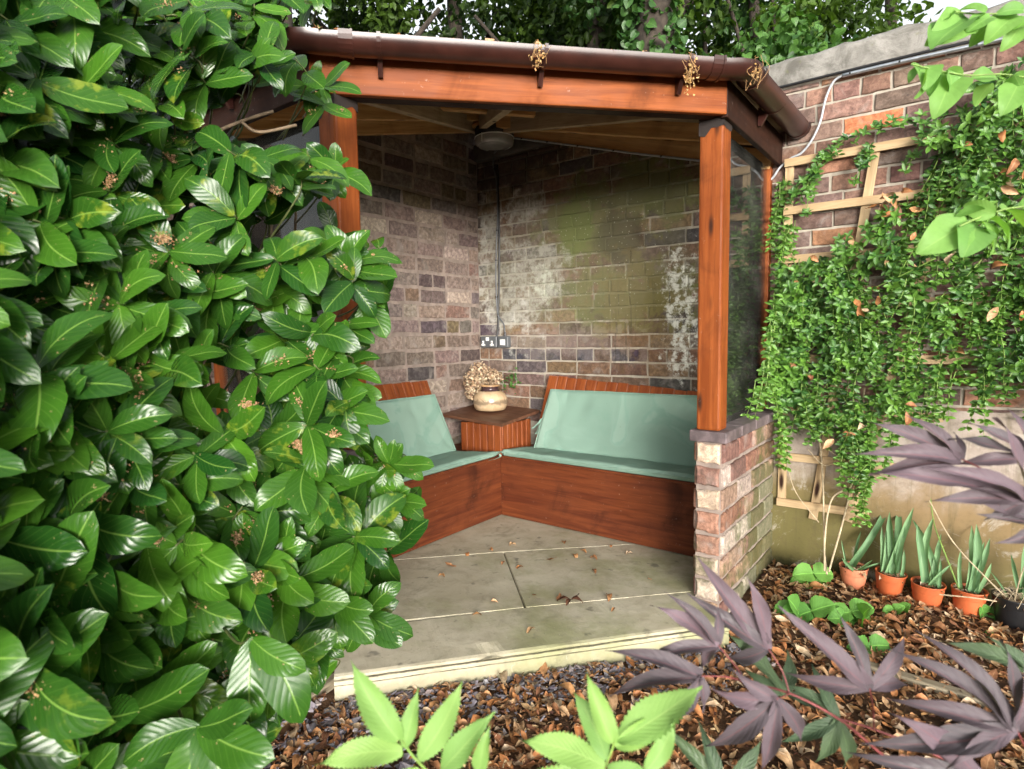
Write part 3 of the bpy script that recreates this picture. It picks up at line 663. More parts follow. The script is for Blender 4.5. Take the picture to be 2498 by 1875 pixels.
# gutter: half-round pipe round the eaves with joints and brackets
GR, GZc, off = 0.060, 2.345, 0.072
def corner(p, d0, d1, n0, n1):
    c = np.array(p); return [c + n0*off - d0*0.055, c + n0*off - d0*0.02 + n1*0.012, c + (n0+n1)*off*0.62, c + n1*off + d1*0.02 + n0*0.012, c + n1*off + d1*0.055]
d0, n0 = np.array([1.0, 0]), np.array([0, -1.0]); dm, nm = dF[:2], nF[:2]; d1, n1 = np.array([0, 1.0]), np.array([1.0, 0])
path = [np.array([0.0, LC[1]-off])] + corner(LC, d0, dm, n0, nm) + corner(RC, dm, d1, nm, n1) + [np.array([RC[0]+off+0.012, -0.012])]
path = np.array(path)
def gutter_sweep(path, r, th0=math.pi, th1=2*math.pi, t=0.003, n=14, zfun=lambda i: GZc):
    T = np.gradient(path, axis=0)
    for i in range(1, len(path)-1):
        a = unit(path[i]-path[i-1]); b = unit(path[i+1]-path[i]); T[i] = unit(a+b)
    T = unit(T); Nn = np.stack([T[:, 1], -T[:, 0]], 1); th = np.linspace(th0, th1, n); V = []
    for i, p in enumerate(path):
        for rr, ths in ((r, th), (r-t, th[::-1])):
            for a in ths: q = p + Nn[i]*(-math.cos(a)*rr if True else 0); V.append((q[0], q[1], zfun(i)+math.sin(a)*rr))
    m = 2*n; F = [(i*m+j, i*m+(j+1) % m, (i+1)*m+(j+1) % m, (i+1)*m+j) for i in range(len(path)-1) for j in range(m)]
    F += [tuple(range(m))[::-1], tuple((len(path)-1)*m+j for j in range(m))]
    return np.array(V), F
mb = MB(); mb.add(*gutter_sweep(path, GR)); gut = mb.build('gutter', M['gutter'], house, True)
gut.modifiers.new('edges', 'EDGE_SPLIT').split_angle = R(40)
def gring(p, d, wdt, r):
    v, f = gutter_sweep(np.array([p-d*wdt/2, p+d*wdt/2]), r, math.pi*0.97, math.pi*2.03, 0.004); mb = MB(); mb.add(v, f); return mb.build('gutter_joint', M['gutter'], house, False)
mid = lambda t: LC + nm*off + (RC-LC)*t
for t in (0.085, 0.935):
    gring(mid(t), dm, 0.045, GR+0.0035); gring(mid(t)+dm*0.024, dm, 0.008, GR+0.007)
gring(RC+n1*(off+0.004)+d1*0.085, d1, 0.03, GR+0.005); gring(RC+n1*(off+0.012)+d1*0.915, d1, 0.03, GR+0.004)
gring(LC+n0*off-d0*0.09, d0, 0.04, GR+0.005)
def bracket(c, d, nrm):
    mb = MB(); mb.add(*gutter_sweep(np.array([c-d*0.007, c+d*0.007]), GR+0.0045, math.pi*0.98, math.pi*2.06, 0.0045))
    inner = c - nrm*(off-0.006)
    P = [(-0.0, GZc-0.02), (0.0, GZc-0.105), (0.014, GZc-0.108), (0.045, GZc-0.056), (0.03, GZc-0.045)]
    V = []
    for sgn in (-1, 1):
        for o_, z in P: q = inner + nrm*o_ + d*sgn*0.009; V.append((q[0], q[1], z))
    mb.add(np.array(V), [(0, 1, 2, 3, 4)[::-1], (5, 6, 7, 8, 9)] + [(i, (i+1) % 5, 5+(i+1) % 5, 5+i) for i in range(5)])
    mb.build('gutter_bracket', M['gutter'], house)
for t in (0.155, 0.52, 0.865): bracket(mid(t), dm, nm)
bracket(RC+n1*off+d1*0.45, d1, n1); bracket(LC+n0*off-d0*0.55, d0, n0)

# ------------------------------------------------------------------ bench with corner table
bench = thing('corner_bench', (0.5, -0.45, 0), 'dark varnished L-shaped box bench with boarded backrests and a corner table', 'bench')
beam('seat_front', (0.555, -0.452, 0.207), (2.088, -0.452, 0.207), 0.02, 0.402, M['bench'], bench)
beam('seat_front', (0.545, -2.03, 0.207), (0.545, -0.444, 0.207), 0.02, 0.402, M['bench'], bench)
mb = MB(); box(mb, 0.005, 0.562, -2.03, -0.468, 0.409, 0.424); box(mb, 0.005, 2.088, -0.464, -0.012, 0.409, 0.424); mb.build('seat_board', M['bench'], bench)
def boards(name, bl, br, tl, n, nrm, mat, th=0.018, lab=None):
    """row of tongue and groove boards; each a bevelled plank"""
    bl, br, tl = map(lambda q: np.array(q, float), (bl, br, tl)); e = (br-bl)/n; h = tl-bl; nrm = unit(np.cross(e, h)) ; mb = MB()
    m, L = frame(bl, tl, nrm); hh = np.linalg.norm(h); ee = np.linalg.norm(e); rot = m.to_3x3()
    for i in range(n):
        v, f = rbox(hh, ee-0.002, th, 0.004, 1); c = bl + e*(i+0.5) + h/2
        mb.add(v + np.array([0, ((c-(bl+tl)/2) @ np.array(m.col[1][:3])), 0]) + np.array([rng.uniform(-.002, .002)*2, 0, 0]), f)
    return mb.build(name, mat, bench, False, m)
boards('backrest', (0.66, -0.222, 0.425), (2.088, -0.222, 0.425), (0.695, -0.055, 0.952), 18, None, M['tongue'])
boards('backrest', (0.285, -2.02, 0.425), (0.285, -0.665, 0.425), (0.065, -2.02, 0.937), 17, None, M['tongue'])
mb = MB(); 
def quadslab(mb, P, th):
    P = np.array(P, float); V = np.concatenate([P, P-np.array([0, 0, th])]); n = len(P)
    mb.add(V, [tuple(range(n)), tuple(range(n, 2*n))[::-1]] + [(i, n+i, n+(i+1) % n, (i+1) % n) for i in range(n)])
quadslab(mb, [(0.008, -0.478, 0.674), (0.585, -0.480, 0.646), (0.580, -0.015, 0.690), (0.008, -0.015, 0.712)], 0.02); tt = mb.build('corner_table', M['table'], bench)
def sub(o, par): o.parent = par; o.matrix_parent_inverse = Matrix.Identity(4); return o
sub(boards('table_side', (0.20, -0.462, 0.425), (0.568, -0.462, 0.425), (0.20, -0.462, 0.632), 6, None, M['tongue']), tt)
sub(boards('table_side', (0.562, -0.455, 0.425), (0.562, -0.12, 0.425), (0.562, -0.455, 0.635), 6, None, M['tongue']), tt)
def cushion(name, label, P, th, nrm, piping=True, seed=0.0, tie=None):
    """P: four corners anticlockwise on the underside; puffed with rounded edges and creases"""
    P = [np.array(q, float) for q in P]; nrm = unit(nrm); nu, nv = 56, 22; t = thing(name, tuple((P[0]+P[1])/2), label, 'cushion', None)
    mb = MB(); top = []; bot = []
    def ease(k, n): x = k/n*2-1; return math.copysign(abs(x)**0.55, x)*0.5+0.5
    for j in range(nv+1):
        for i in range(nu+1):
            u, v = ease(i, nu), ease(j, nv); u = 0.5+(u-0.5)*(0.92+0.08*0) if False else u
            c = (P[0]*(1-u)+P[1]*u)*(1-v) + (P[3]*(1-u)+P[2]*u)*v
            L = np.linalg.norm(P[1]-P[0]); H = np.linalg.norm(P[3]-P[0]); e = min(u*L, (1-u)*L, v*H, (1-v)*H)/0.022
            k = math.sqrt(max(0, 1-(1-min(1, e))**2)); cr = 0.011*nz(c, 3.0, seed) + 0.005*nz(c, 9, seed+3) - 0.006*max(0, 1-abs(nz(c, 4.5, seed+5))*9)
            wob = 0.004*nz(c, 6, seed+9)
            top.append(c + nrm*(th*0.5 + th*0.5*k + cr*k) + np.array([0, 0, wob if e < 1 else 0])); bot.append(c + nrm*(th*0.5 - th*0.5*k))
    m = nu+1; K = len(top); Ft = [(j*m+i, j*m+i+1, (j+1)*m+i+1, (j+1)*m+i) for j in range(nv) for i in range(nu)]
    mb.add(np.array(top+bot), Ft + [tuple(K+q for q in f[::-1]) for f in Ft]); pad = mb.build('pad', M['cushion'], t, True)
    loop = [i for i in range(m)] + [j*m+nu for j in range(1, nv+1)] + [nv*m+i for i in range(nu-1, -1, -1)] + [j*m for j in range(nv-1, 0, -1)]
    pts = np.array([top[q] for q in loop] + [top[loop[0]]]); pts = pts + nrm*th*0.12
    mb = MB(); mb.add(*tube(pts, 0.0042, 6)); mb.build('piping', M['cushion'], t, True)
    if tie:
        mb = MB()
        for pl in tie:
            q = spline(pl, 6); s_ = np.array([0.006, 0.004, 0]); V = np.concatenate([q-s_, q+s_]); n = len(q); mb.add(V, [(i, i+1, n+i+1, n+i) for i in range(n-1)])
        mb.build('tie', M['cushion'], t, True)
    return t
cushion('back_cushion', 'long sage green back cushion leaning on the right backrest, by the right post', [(0.70, -0.245, 0.452), (2.083, -0.245, 0.452), (2.080, -0.105, 0.862), (0.752, -0.105, 0.852)], 0.035, (0, -0.95, 0.3), seed=1.0,
        tie=[[(0.722, -0.19, 0.66), (0.705, -0.195, 0.62), (0.69, -0.20, 0.57), (0.675, -0.21, 0.545)], [(0.722, -0.195, 0.66), (0.70, -0.21, 0.625), (0.67, -0.21, 0.60), (0.655, -0.22, 0.585)]])
cushion('seat_cushion', 'long thin sage green seat cushion on the right bench, ending at the pier', [(0.566, -0.478, 0.425), (2.086, -0.470, 0.425), (2.083, -0.235, 0.425), (0.672, -0.232, 0.425)], 0.044, (0, 0, 1), seed=5.0)
cushion('back_cushion', 'sage green back cushion leaning on the left backrest, half behind the laurel', [(0.315, -2.02, 0.452), (0.315, -0.668, 0.452), (0.125, -0.672, 0.835), (0.125, -2.02, 0.835)], 0.035, (0.94, 0, 0.35), seed=11.0)
cushion('seat_cushion', 'thin sage green seat cushion on the left bench, its near end under laurel leaves', [(0.30, -2.02, 0.425), (0.576, -2.02, 0.425), (0.572, -0.486, 0.425), (0.30, -0.662, 0.425)], 0.044, (0, 0, 1), seed=17.0,
        tie=[[(0.572, -0.49, 0.44), (0.583, -0.50, 0.425), (0.586, -0.56, 0.418), (0.583, -0.62, 0.42)]])

# jar with dried flower heads, on the corner table
JX, JY, JZ = 0.268, -0.212, 0.692
jar = thing('stoneware_jar', (JX, JY, JZ), 'squat cream stoneware jar with a dark brown glazed neck, standing on the corner table', 'jar')
def jar_mat():
    g = N('cream_glaze'); p = g.pos(); n1 = g.noise(p, 11, 5, 0.65, 1.0)
    z = g.math('ADD', g.sep(p)[2], g.math('MULTIPLY', n1, 0.09))
    c = g.mix(g.ramp(n1, 0.3, 0.7), (0.42, 0.29, 0.165), (0.55, 0.42, 0.27))
    c = g.mix(g.math('MULTIPLY', g.ramp(z, 0.775, 0.80), g.math('MULTIPLY', g.ramp(z, 0.835, 0.805), 0.7)), c, (0.10, 0.07, 0.05)); g.bump(n1, 0.05); return g.done(c, 0.22, 0.5)
M['jar'] = jar_mat(); M['jar_dark'] = mat_simple('brown_glaze', (0.045, 0.024, 0.026), 0.15, 20, 0.4, 0.05); M['jar_rim'] = mat_simple('tan_glaze', (0.36, 0.22, 0.11), 0.3, 20, 0.3, 0.05)
mb = MB(); v, f = lathe([(0.001, 0.0), (0.098, 0.0), (0.112, 0.006), (0.123, 0.03), (0.129, 0.062), (0.125, 0.095), (0.110, 0.122), (0.090, 0.137), (0.076, 0.143)], 40); mb.add(v+np.array([JX, JY, JZ]), f); mb.build('jar_body', M['jar'], jar, True)
mb = MB(); v, f = lathe([(0.076, 0.143), (0.066, 0.150), (0.062, 0.160), (0.066, 0.172), (0.070, 0.178)], 40); mb.add(v+np.array([JX, JY, JZ]), f); mb.build('jar_neck', M['jar_dark'], jar, True)
mb = MB(); v, f = lathe([(0.070, 0.178), (0.073, 0.182), (0.071, 0.190), (0.062, 0.191), (0.057, 0.184), (0.055, 0.14)], 40); mb.add(v+np.array([JX, JY, JZ]), f); mb.build('jar_rim', M['jar_rim'], jar, True)
pet = leaf_tpl(lambda v: 0.42*math.sin(math.pi*min(1, v*0.9+0.08))**0.8, 3, 0.2, 0.5, 0.1, 2)
dry = thing('dried_hydrangea', (JX, JY, JZ+0.15), 'dry brown hydrangea heads drooping from the stoneware jar', 'dried flowers')
mb = MB(); ms = MB()
for cx, cy, cz, rr in ((-0.115, -0.055, 0.215, 0.075), (-0.075, -0.035, 0.275, 0.075), (-0.01, 0.0, 0.25, 0.06), (-0.13, -0.05, 0.13, 0.055), (0.03, 0.03, 0.235, 0.045), (-0.10, -0.07, 0.165, 0.05)):
    c = np.array([JX+cx, JY+cy, JZ+cz]); n = int(260*(rr/0.07)**2); d = unit(rng.normal(size=(n, 3))); P = c+d*rr*rng.uniform(0.75, 1.08, (n, 1))
    cols = np.array([pick([(0.46, 0.34, 0.22), (0.34, 0.23, 0.14), (0.24, 0.15, 0.09), (0.52, 0.42, 0.29)]) for _ in range(n)])
    put_leaves(mb, [pet], P, d+rng.normal(size=(n, 3))*1.2, d, rng.uniform(0.012, 0.022, n), cols)
    ms.add(*tube(spline([(JX, JY, JZ+0.12), (JX+cx*0.3, JY+cy*0.3, JZ+0.2), tuple(c)], 5), 0.003, 5))
mb.build('flower_heads', M['hydrangea'], dry); ms.build('stems', M['twig'], dry)

# ------------------------------------------------------------------ lamp, sockets and cables
LX, LY = 0.318, -0.172
lamp = thing('ceiling_lamp', (LX, LY, 2.72), 'round black bulkhead lamp with a clear ribbed cover, under the roof above the corner', 'lamp')
def lz(prof, m, name, smooth=True):
    mb = MB(); v, f = lathe(prof, 48); mb.add(v+np.array([LX, LY, 0]), f); return mb.build(name, m, lamp, smooth)
lz([(0.001, 2.721), (0.134, 2.721), (0.139, 2.716), (0.142, 2.660), (0.136, 2.657), (0.001, 2.657)], M['black'], 'lamp_base')
lz([(0.136, 2.6575), (0.1425, 2.6565), (0.1425, 2.6505), (0.136, 2.6495)], M['white_plastic'], 'lamp_ring')
def cover():
    g = N('ribbed_cover'); g.bump(g.math('SINE', g.math('MULTIPLY', g.sep(g.pos())[2], 900)), 0.4, 0.002); g.b.inputs['Transmission Weight'].default_value = 0.35
    return g.done(g.mix(g.noise(g.pos(), 14, 4), (0.28, 0.27, 0.26), (0.60, 0.58, 0.56)), 0.2, 0.6)
M['cover'] = cover()
lz([(0.139, 2.650), (0.140, 2.625), (0.132, 2.606), (0.110, 2.596), (0.06, 2.591), (0.001, 2.590)], M['cover'], 'lamp_cover')
mb = MB(); box(mb, LX-0.002, LX+0.004, LY-0.145, LY-0.135, 2.60, 2.66); mb.build('lamp_clip', M['white_plastic'], lamp)
def facebox(name, label, cat, x0, x1, z0, z1, d=0.045):
    t = thing(name, ((x0+x1)/2, 0, z0), label, cat); mb = MB(); v, f = rbox(x1-x0, d, z1-z0, 0.010, 3); mb.add(v+np.array([(x0+x1)/2, -d/2-0.006, (z0+z1)/2]), f); mb.build('back_box', M['grey_box'], t)
    mb = MB(); v, f = rbox(x1-x0-0.004, 0.006, z1-z0-0.004, 0.0025, 2); mb.add(v+np.array([(x0+x1)/2, -d-0.008, (z0+z1)/2]), f); mb.build('front_plate', M['grey_box'], t); return t, -d-0.0115
def plate(t, name, x0, x1, z0, z1, y, m, th=0.003):
    mb = MB(); box(mb, x0, x1, y-th, y, z0, z1, bev=0.0012); return mb.build(name, m, t)
t, y = facebox('power_socket', 'grey metal double power socket with white inserts, on the old wall above the jar', 'socket', 0.052, 0.206, 1.150, 1.238)
for cx in (0.080, 0.166):
    plate(t, 'socket_face', cx-0.019, cx+0.019, 1.163, 1.178, y, M['white_plastic']); plate(t, 'socket_face', cx-0.008, cx+0.008, 1.178, 1.203, y, M['white_plastic'])
    for dx, zz in ((-0.012, 1.169), (0.012, 1.169), (0.0, 1.188)): plate(t, 'pin_hole', cx+dx-0.003, cx+dx+0.003, zz-0.003, zz+0.004, y-0.003, M['black'], 0.001)
for cx in (0.116, 0.131): plate(t, 'rocker', cx-0.0068, cx+0.0068, 1.203, 1.230, y, M['white_plastic'], 0.005)
t, y = facebox('light_switch', 'grey metal switch box with one white square rocker, right of the double socket', 'switch', 0.226, 0.316, 1.150, 1.238)
plate(t, 'switch_surround', 0.247, 0.295, 1.170, 1.212, y, M['white_plastic'], 0.002); plate(t, 'rocker', 0.251, 0.270, 1.173, 1.209, y-0.002, M['white_plastic'], 0.004); plate(t, 'rocker', 0.272, 0.291, 1.173, 1.209, y-0.002, M['white_plastic'], 0.004)
mb = MB(); v, f = lathe([(0.0, 0), (0.012, 0), (0.012, 0.012), (0.008, 0.014), (0.008, 0.03)], 12); mb.add(v+np.array([0.275, -0.03, 1.238]), f); mb.build('cable_gland', M['black'], t)
def cable(name, label, pts, r, m, clips=(), cat='cable', n=8):
    P = spline(pts, n); t = thing(name, tuple(P[0]), label, cat); mb = MB(); mb.add(*tube(P, r, 8)); mb.build('sheath', m, t, True)
    for i in clips:
        q = P[min(i, len(P)-1)]; mb = MB(); v, f = rbox(0.014 if r < 0.01 else 0.01, r*2+0.010, 0.010, 0.002, 1)
        if name == 'wall_cable' or True: mb.add(v+q+np.array([0, r*0.4, 0]), f); mb.build('cable_clip', M['black'], t)
    return t
cable('lamp_cable', 'thin grey cable dropping from the lamp down the old wall to the switch', [(0.30, -0.10, 2.60), (0.20, -0.03, 2.60), (0.182, -0.020, 2.52), (0.206, -0.018, 2.40), (0.212, -0.018, 2.15), (0.196, -0.018, 1.93), (0.186, -0.018, 1.70), (0.192, -0.018, 1.46), (0.205, -0.018, 1.39), (0.255, -0.020, 1.33), (0.274, -0.03, 1.268)], 0.0048, M['cable_dark'], (18, 27, 36, 44, 53))
cable('power_cable', 'black armoured cable running down the old wall into the double socket', [(0.214, -0.014, 2.52), (0.222, -0.014, 2.2), (0.218, -0.014, 1.8), (0.206, -0.014, 1.5), (0.196, -0.016, 1.30), (0.190, -0.024, 1.236)], 0.0075, M['black'], (4, 12, 20, 28, 33))
cable('rafter_cable', 'grey cable clipped along the foot of the rafter, under the roof on the old wall', [(0.34, -0.05, 2.69), (0.7, -0.06, 2.578), (1.03, -0.06, 2.478), (1.4, -0.062, 2.365), (1.76, -0.06, 2.262), (2.05, -0.055, 2.175)], 0.0070, M['cable_grey'], (3, 8, 14, 20, 27, 33))
cable('coping_conduit', 'steel conduit running along the underside of the stone coping outside the shelter', [(2.51, -0.040, 2.553), (2.8, -0.046, 2.548), (3.2, -0.046, 2.540), (4.2, -0.046, 2.535), (6.5, -0.046, 2.53)], 0.0105, M['steel'], (1, 7, 14, 20), 'conduit')
cable('coping_cable', 'thin black cable tucked against the underside of the stone coping', [(1.9, -0.040, 2.572), (2.2, -0.041, 2.570), (2.8, -0.044, 2.568), (3.4, -0.044, 2.562), (6.5, -0.044, 2.55)], 0.0075, M['black'])
cable('loose_cable', 'grey cable looping down from the coping past the gutter end', [(2.515, -0.042, 2.553), (2.47, -0.035, 2.535), (2.435, -0.032, 2.46), (2.412, -0.03, 2.35), (2.375, -0.03, 2.265), (2.325, -0.03, 2.205), (2.27, -0.03, 2.185), (2.215, -0.03, 2.145), (2.17, -0.03, 2.09), (2.10, -0.03, 2.10)], 0.0062, M['cable_grey'])

# ------------------------------------------------------------------ cherry laurel in front of the left side
def laurel_half(v): return 0.215*(math.sin(math.pi*min(0.985, v**1.2))**0.50)*(1 if v < 0.95 else max(0.03, 1-(v-0.95)*17)) if 0.06 < v < 1 else (0.008 if v <= 0.06 else 0.0015)
LT = [leaf_tpl(laurel_half, 14, f, c, w_, 6, td, 0.10, 12, sd_) for f, c, w_, td, sd_ in ((0.10, 0.15, 0.010, 0.5, 0.2), (0.05, 0.30, 0.012, 1.0, 0.7), (0.16, 0.08, 0.012, 0.4, 1.0), (0.03, 0.38, 0.010, 0.8, -0.9), (0.10, -0.10, 0.014, 1.2, 0.5), (0.26, 0.22, 0.02, 0.9, -0.5))]
bush = thing('laurel_bush', tuple(np.array([1.35, -2.75, GZ])), 'large glossy green cherry laurel hiding the left side of the shelter, flecked with brown blossom', 'shrub')
POLY = [(-330, -120), (715, -120), (712, 0), (690, 62), (640, 112), (690, 140), (735, 150), (750, 230), (700, 262), (700, 300), (745, 345), (765, 385), (735, 420), (690, 455), (760, 490), (845, 530), (840, 590), (840, 700), (810, 765), (825, 830), (800, 930), (770, 965), (885, 965), (915, 1020), (905, 1110), (855, 1180), (850, 1240), (868, 1300), (815, 1365), (750, 1395), (715, 1460), (640, 1500), (595, 1560), (560, 1640), (470, 1700), (400, 1800), (-330, 1800)]
HOLES = [[(435, 240), (560, 195), (690, 225), (700, 285), (600, 300), (470, 300)], [(545, 470), (690, 440), (700, 480), (600, 520)], [(430, 790), (500, 760), (540, 830), (480, 870)], [(0, 640), (90, 610), (60, 690)]]
def ldepth(x, y): return 0.98 + 0.00072*max(x, -200) + 0.00022*max(0, 900-y) - 0.00010*max(0, y-1200)
OUTW = unit(np.array([0.60, -0.72, 0.34]))
bP, bD, bN, bL, bC = [], [], [], [], []; stems = []; tops = []
def fits(tip, m=14):
    q = pix(tip)
    if not any(inpoly(q[0]+a, q[1]+b, POLY) for a, b in ((0, 0), (m, 0), (-m, 0), (0, m), (0, -m))): return False
    return not any(inpoly(q[0], q[1], H) for H in HOLES)
def sprig(c, axis, n, Ls, layer, check=True, col=None, spread=(1.15, 1.6), root=None):
    n0_ = len(tops)
    axis = unit(axis); t1 = unit(np.cross(axis, [0.3, 0.2, 1.0])); t2 = np.cross(axis, t1); ph = rng.uniform(0, 6.28); young = rng.random() < 0.22
    for k in range(n):
        a = ph + k*2.4 + rng.uniform(-0.25, 0.25); s_ = rng.uniform(*spread) - 0.25*(k/n)
        d = axis*math.cos(s_) + (t1*math.cos(a)+t2*math.sin(a))*math.sin(s_); d = d + np.array([0, 0, -0.25 - 0.2*rng.random()])
        base = c - axis*0.028*(n-k)/n*1.6; L = Ls*rng.uniform(0.72, 1.15); d = unit(d)
        nn = unit(OUTW*1.2 + axis*0.6 + np.array([0, 0, 0.12]) + rng.normal(size=3)*0.26)
        if check and not (fits(base + d*L*0.98) and fits(base + d*L*0.55, 30)): continue
        bP.append(base); bD.append(d); bN.append(nn); bL.append(L)
        tone = rng.uniform(0.55, 1.0) if young else rng.beta(2, 2.4)*0.85
        bC.append((tone if col is None else col, rng.random(), rng.random())); tops.append((base, d, nn, L, layer))
    if check and len(tops)-n0_ < 3: return
    e = c - axis*0.12 - OUTW*0.12 - rt*0.16 + np.array([0, 0, -0.07]) if root is None else np.array(root)
    stems.append([tuple(c), tuple(c-axis*0.06), tuple((c-axis*0.06+e)/2 + rng.normal(size=3)*0.015), tuple(e)])
pts = []
def scatter(step, dd, n, L, layer, jit=0.5, ins=0):
    for yy in np.arange(-150, 1780, step):
        for xx in np.arange(-300, 930, step):
            x = xx + rng.uniform(-jit, jit)*step; y = yy + rng.uniform(-jit, jit)*step
            if not inpoly(x+ins, y, POLY) or not inpoly(x, y, POLY): continue
            if any(inpoly(x, y, H) for H in HOLES): continue
            dep = ldepth(x, y) + dd + rng.uniform(-0.10, 0.12)
            c = at(x, y, dep); ax = unit(OUTW + np.array([0, 0, 0.12]) + rng.normal(size=3)*0.34)
            sprig(c, ax, rng.integers(n[0], n[1]+1), L*(0.92 + 0.14*(y > 1100) + 0.12*(x < 200)), layer)
scatter(88, 0.0, (6, 9), 0.134, 0, ins=40)
scatter(105, 0.20, (5, 7), 0.128, 1, ins=20)
scatter(120, 0.42, (5, 7), 0.125, 2, ins=10)
def hand(x, y, dep, leaves, L0=0.12):
    """a shoot end whose leaves point in the given directions (degrees, clockwise from right)"""
    c = at(x, y, dep)
    for ang, k, tilt in leaves:
        a = R(ang); d = unit(rt*math.cos(a) - up*math.sin(a) - fw*tilt); nn = unit(-fw*0.75 + np.array([0, 0, 0.55]) + rt*0.15 + rng.normal(size=3)*0.12)
        bP.append(c - d*0.004); bD.append(d); bN.append(nn); bL.append(L0*k); bC.append((rng.uniform(0.35, 0.8), rng.random()*0.8, rng.random())); tops.append((c, d, nn, L0*k, 0))
    stems.append([tuple(c), tuple(c + fw*0.05 - rt*0.05 - np.array([0, 0, 0.03])), tuple(c + fw*0.14 - rt*0.12 - np.array([0, 0, 0.04]))])
hand(700, 185, 1.95, [(-35, 0.9, 0.3), (5, 1.0, 0.3), (70, 0.5, 0.2), (150, 0.9, 0.2), (120, 0.85, 0.3)], 0.13)
hand(700, 225, 1.92, [(25, 0.85, 0.2), (200, 0.9, 0.2), (130, 0.9, 0.3)], 0.13)
hand(715, 370, 1.85, [(-75, 0.7, 0.4), (25, 1.15, 0.2), (60, 0.75, 0.3), (-30, 0.6, 0.5), (170, 1.0, 0.2), (210, 0.9, 0.3)], 0.13)
hand(745, 575, 1.62, [(-55, 0.9, 0.3), (-15, 1.15, 0.2), (10, 1.2, 0.3), (55, 1.0, 0.3), (100, 0.8, 0.2), (-110, 0.9, 0.3), (190, 1, 0.2)], 0.135)
hand(790, 640, 1.66, [(60, 1.0, 0.2), (100, 0.8, 0.3), (20, 0.5, 0.3)], 0.135)
hand(745, 700, 1.6, [(30, 0.9, 0.3), (70, 0.9, 0.3), (-10, 0.8, 0.3), (130, 0.9, 0.2)], 0.12)
hand(735, 800, 1.58, [(10, 0.9, 0.2), (45, 1.0, 0.3), (-25, 0.9, 0.3), (90, 0.8, 0.3)], 0.13)
hand(700, 875, 1.5, [(5, 1.3, 0.2), (35, 1.25, 0.3), (-20, 1.0, 0.3), (75, 1.0, 0.2), (150, 1.1, 0.2)], 0.13)
hand(840, 1000, 1.62, [(-75, 0.65, 0.3), (-55, 0.65, 0.3), (0, 1.15, 0.2), (20, 0.9, 0.2), (60, 0.8, 0.3), (-110, 0.75, 0.3), (140, 1, 0.2), (100, 0.8, 0.3)], 0.115)
hand(835, 1080, 1.62, [(0, 1.0, 0.2), (20, 1.0, 0.2), (60, 0.8, 0.2), (95, 1.0, 0.2), (-30, 0.7, 0.3), (150, 0.9, 0.3)], 0.115)
hand(795, 1325, 1.56, [(-45, 1.0, 0.2), (18, 1.15, 0.2), (35, 1.1, 0.3), (70, 0.7, 0.2), (120, 1.0, 0.2), (190, 0.9, 0.3)], 0.115)
hand(720, 1290, 1.45, [(40, 1.2, 0.3), (75, 1.0, 0.3), (10, 0.9, 0.3), (110, 0.9, 0.2)], 0.125)
hand(545, 1380, 1.05, [(50, 1.2, 0.3), (85, 1.0, 0.3), (20, 0.8, 0.3)], 0.14)
hand(430, 1570, 1.0, [(10, 1.1, 0.3), (-25, 0.8, 0.2), (60, 1.1, 0.3), (110, 1.2, 0.3), (160, 0.9, 0.3)], 0.14)
mb = MB(); put_leaves(mb, LT, bP, bD, bN, np.array(bL), bC, W=rng.uniform(0.92, 1.22, len(bP)))
mb.build('leaves', M['laurel'], bush, True)
mb = MB()
for s_ in stems: q = spline(s_, 4); mb.add(*tube(q, np.linspace(0.0016, 0.0034, len(q)), 5))
mb.build('green_shoots', M['shoot'], bush, True)
mb = MB()
for i in range(46):
    a = at(rng.uniform(-150, 700), rng.uniform(100, 1500), 1.0); q = pix(a); dep = ldepth(q[0], q[1])+rng.uniform(0.30, 0.6); a = at(q[0], q[1], dep)
    b = np.array([rng.uniform(0.7, 1.4), rng.uniform(-2.9, -2.5), GZ]); b = b + (a-b)*rng.uniform(0.1, 0.5)
    mb.add(*tube(spline([tuple(a), tuple((a*2+b)/3+rng.normal(size=3)*0.05), tuple((a+2*b)/3+rng.normal(size=3)*0.05), tuple(b)], 6), np.linspace(0.003, 0.011, 19), 6))
for pl in (((430, 300), (520, 262), (590, 240)), ((520, 262), (560, 285), (640, 270)), ((0, 660), (80, 690), (130, 740)), ((480, 720), (430, 800), (400, 900)), ((560, 600), (640, 560), (740, 570))):
    mb.add(*tube(spline([tuple(at(x, y, ldepth(x, y)+0.12)) for x, y in pl], 5), 0.0045, 6))
mb.build('branches', M['twig'], bush, True)
# brown fallen blossom caught on the leaves
bit = leaf_tpl(lambda v: 0.34, 2, 0.2, 0.2, 0.1, 2)
def crumbs(mb, c, nn, n, spread, size, elong=None):
    t1 = unit(np.cross(nn, [0.31, 0.52, 0.8])); t2 = np.cross(nn, t1); q = rng.normal(size=(n, 2))*spread*np.array([1, 0.55])
    P = c + q[:, :1]*(t1 if elong is None else elong) + q[:, 1:]*(t2 if elong is None else np.cross(nn, elong)) + nn*(0.003+rng.random((n, 1))*0.006)
    cols = np.array([pick([(0.33, 0.20, 0.10), (0.24, 0.13, 0.06), (0.42, 0.28, 0.15)]) for _ in range(n)])
    put_leaves(mb, [bit], P, rng.normal(size=(n, 3)) , nn + rng.normal(size=(n, 3))*0.6, rng.uniform(0.4, 1.0, n)*size, cols)
mb = MB()
front = [t for t in tops if t[4] == 0]
for i in rng.choice(len(front), int(len(front)*0.20), replace=False):
    b_, d, nn, L, _ = front[i]; nn = unit(nn - d*(nn @ d)); k = rng.random()
    crumbs(mb, b_ + d*L*rng.uniform(0.2, 0.65) + nn*0.003, nn, int(rng.choice([6, 14, 34, 90], p=[0.3, 0.3, 0.25, 0.15])), 0.011*rng.uniform(0.5, 1.5)*(1.3 if k > 0.8 else 0.8), 0.0055, d)
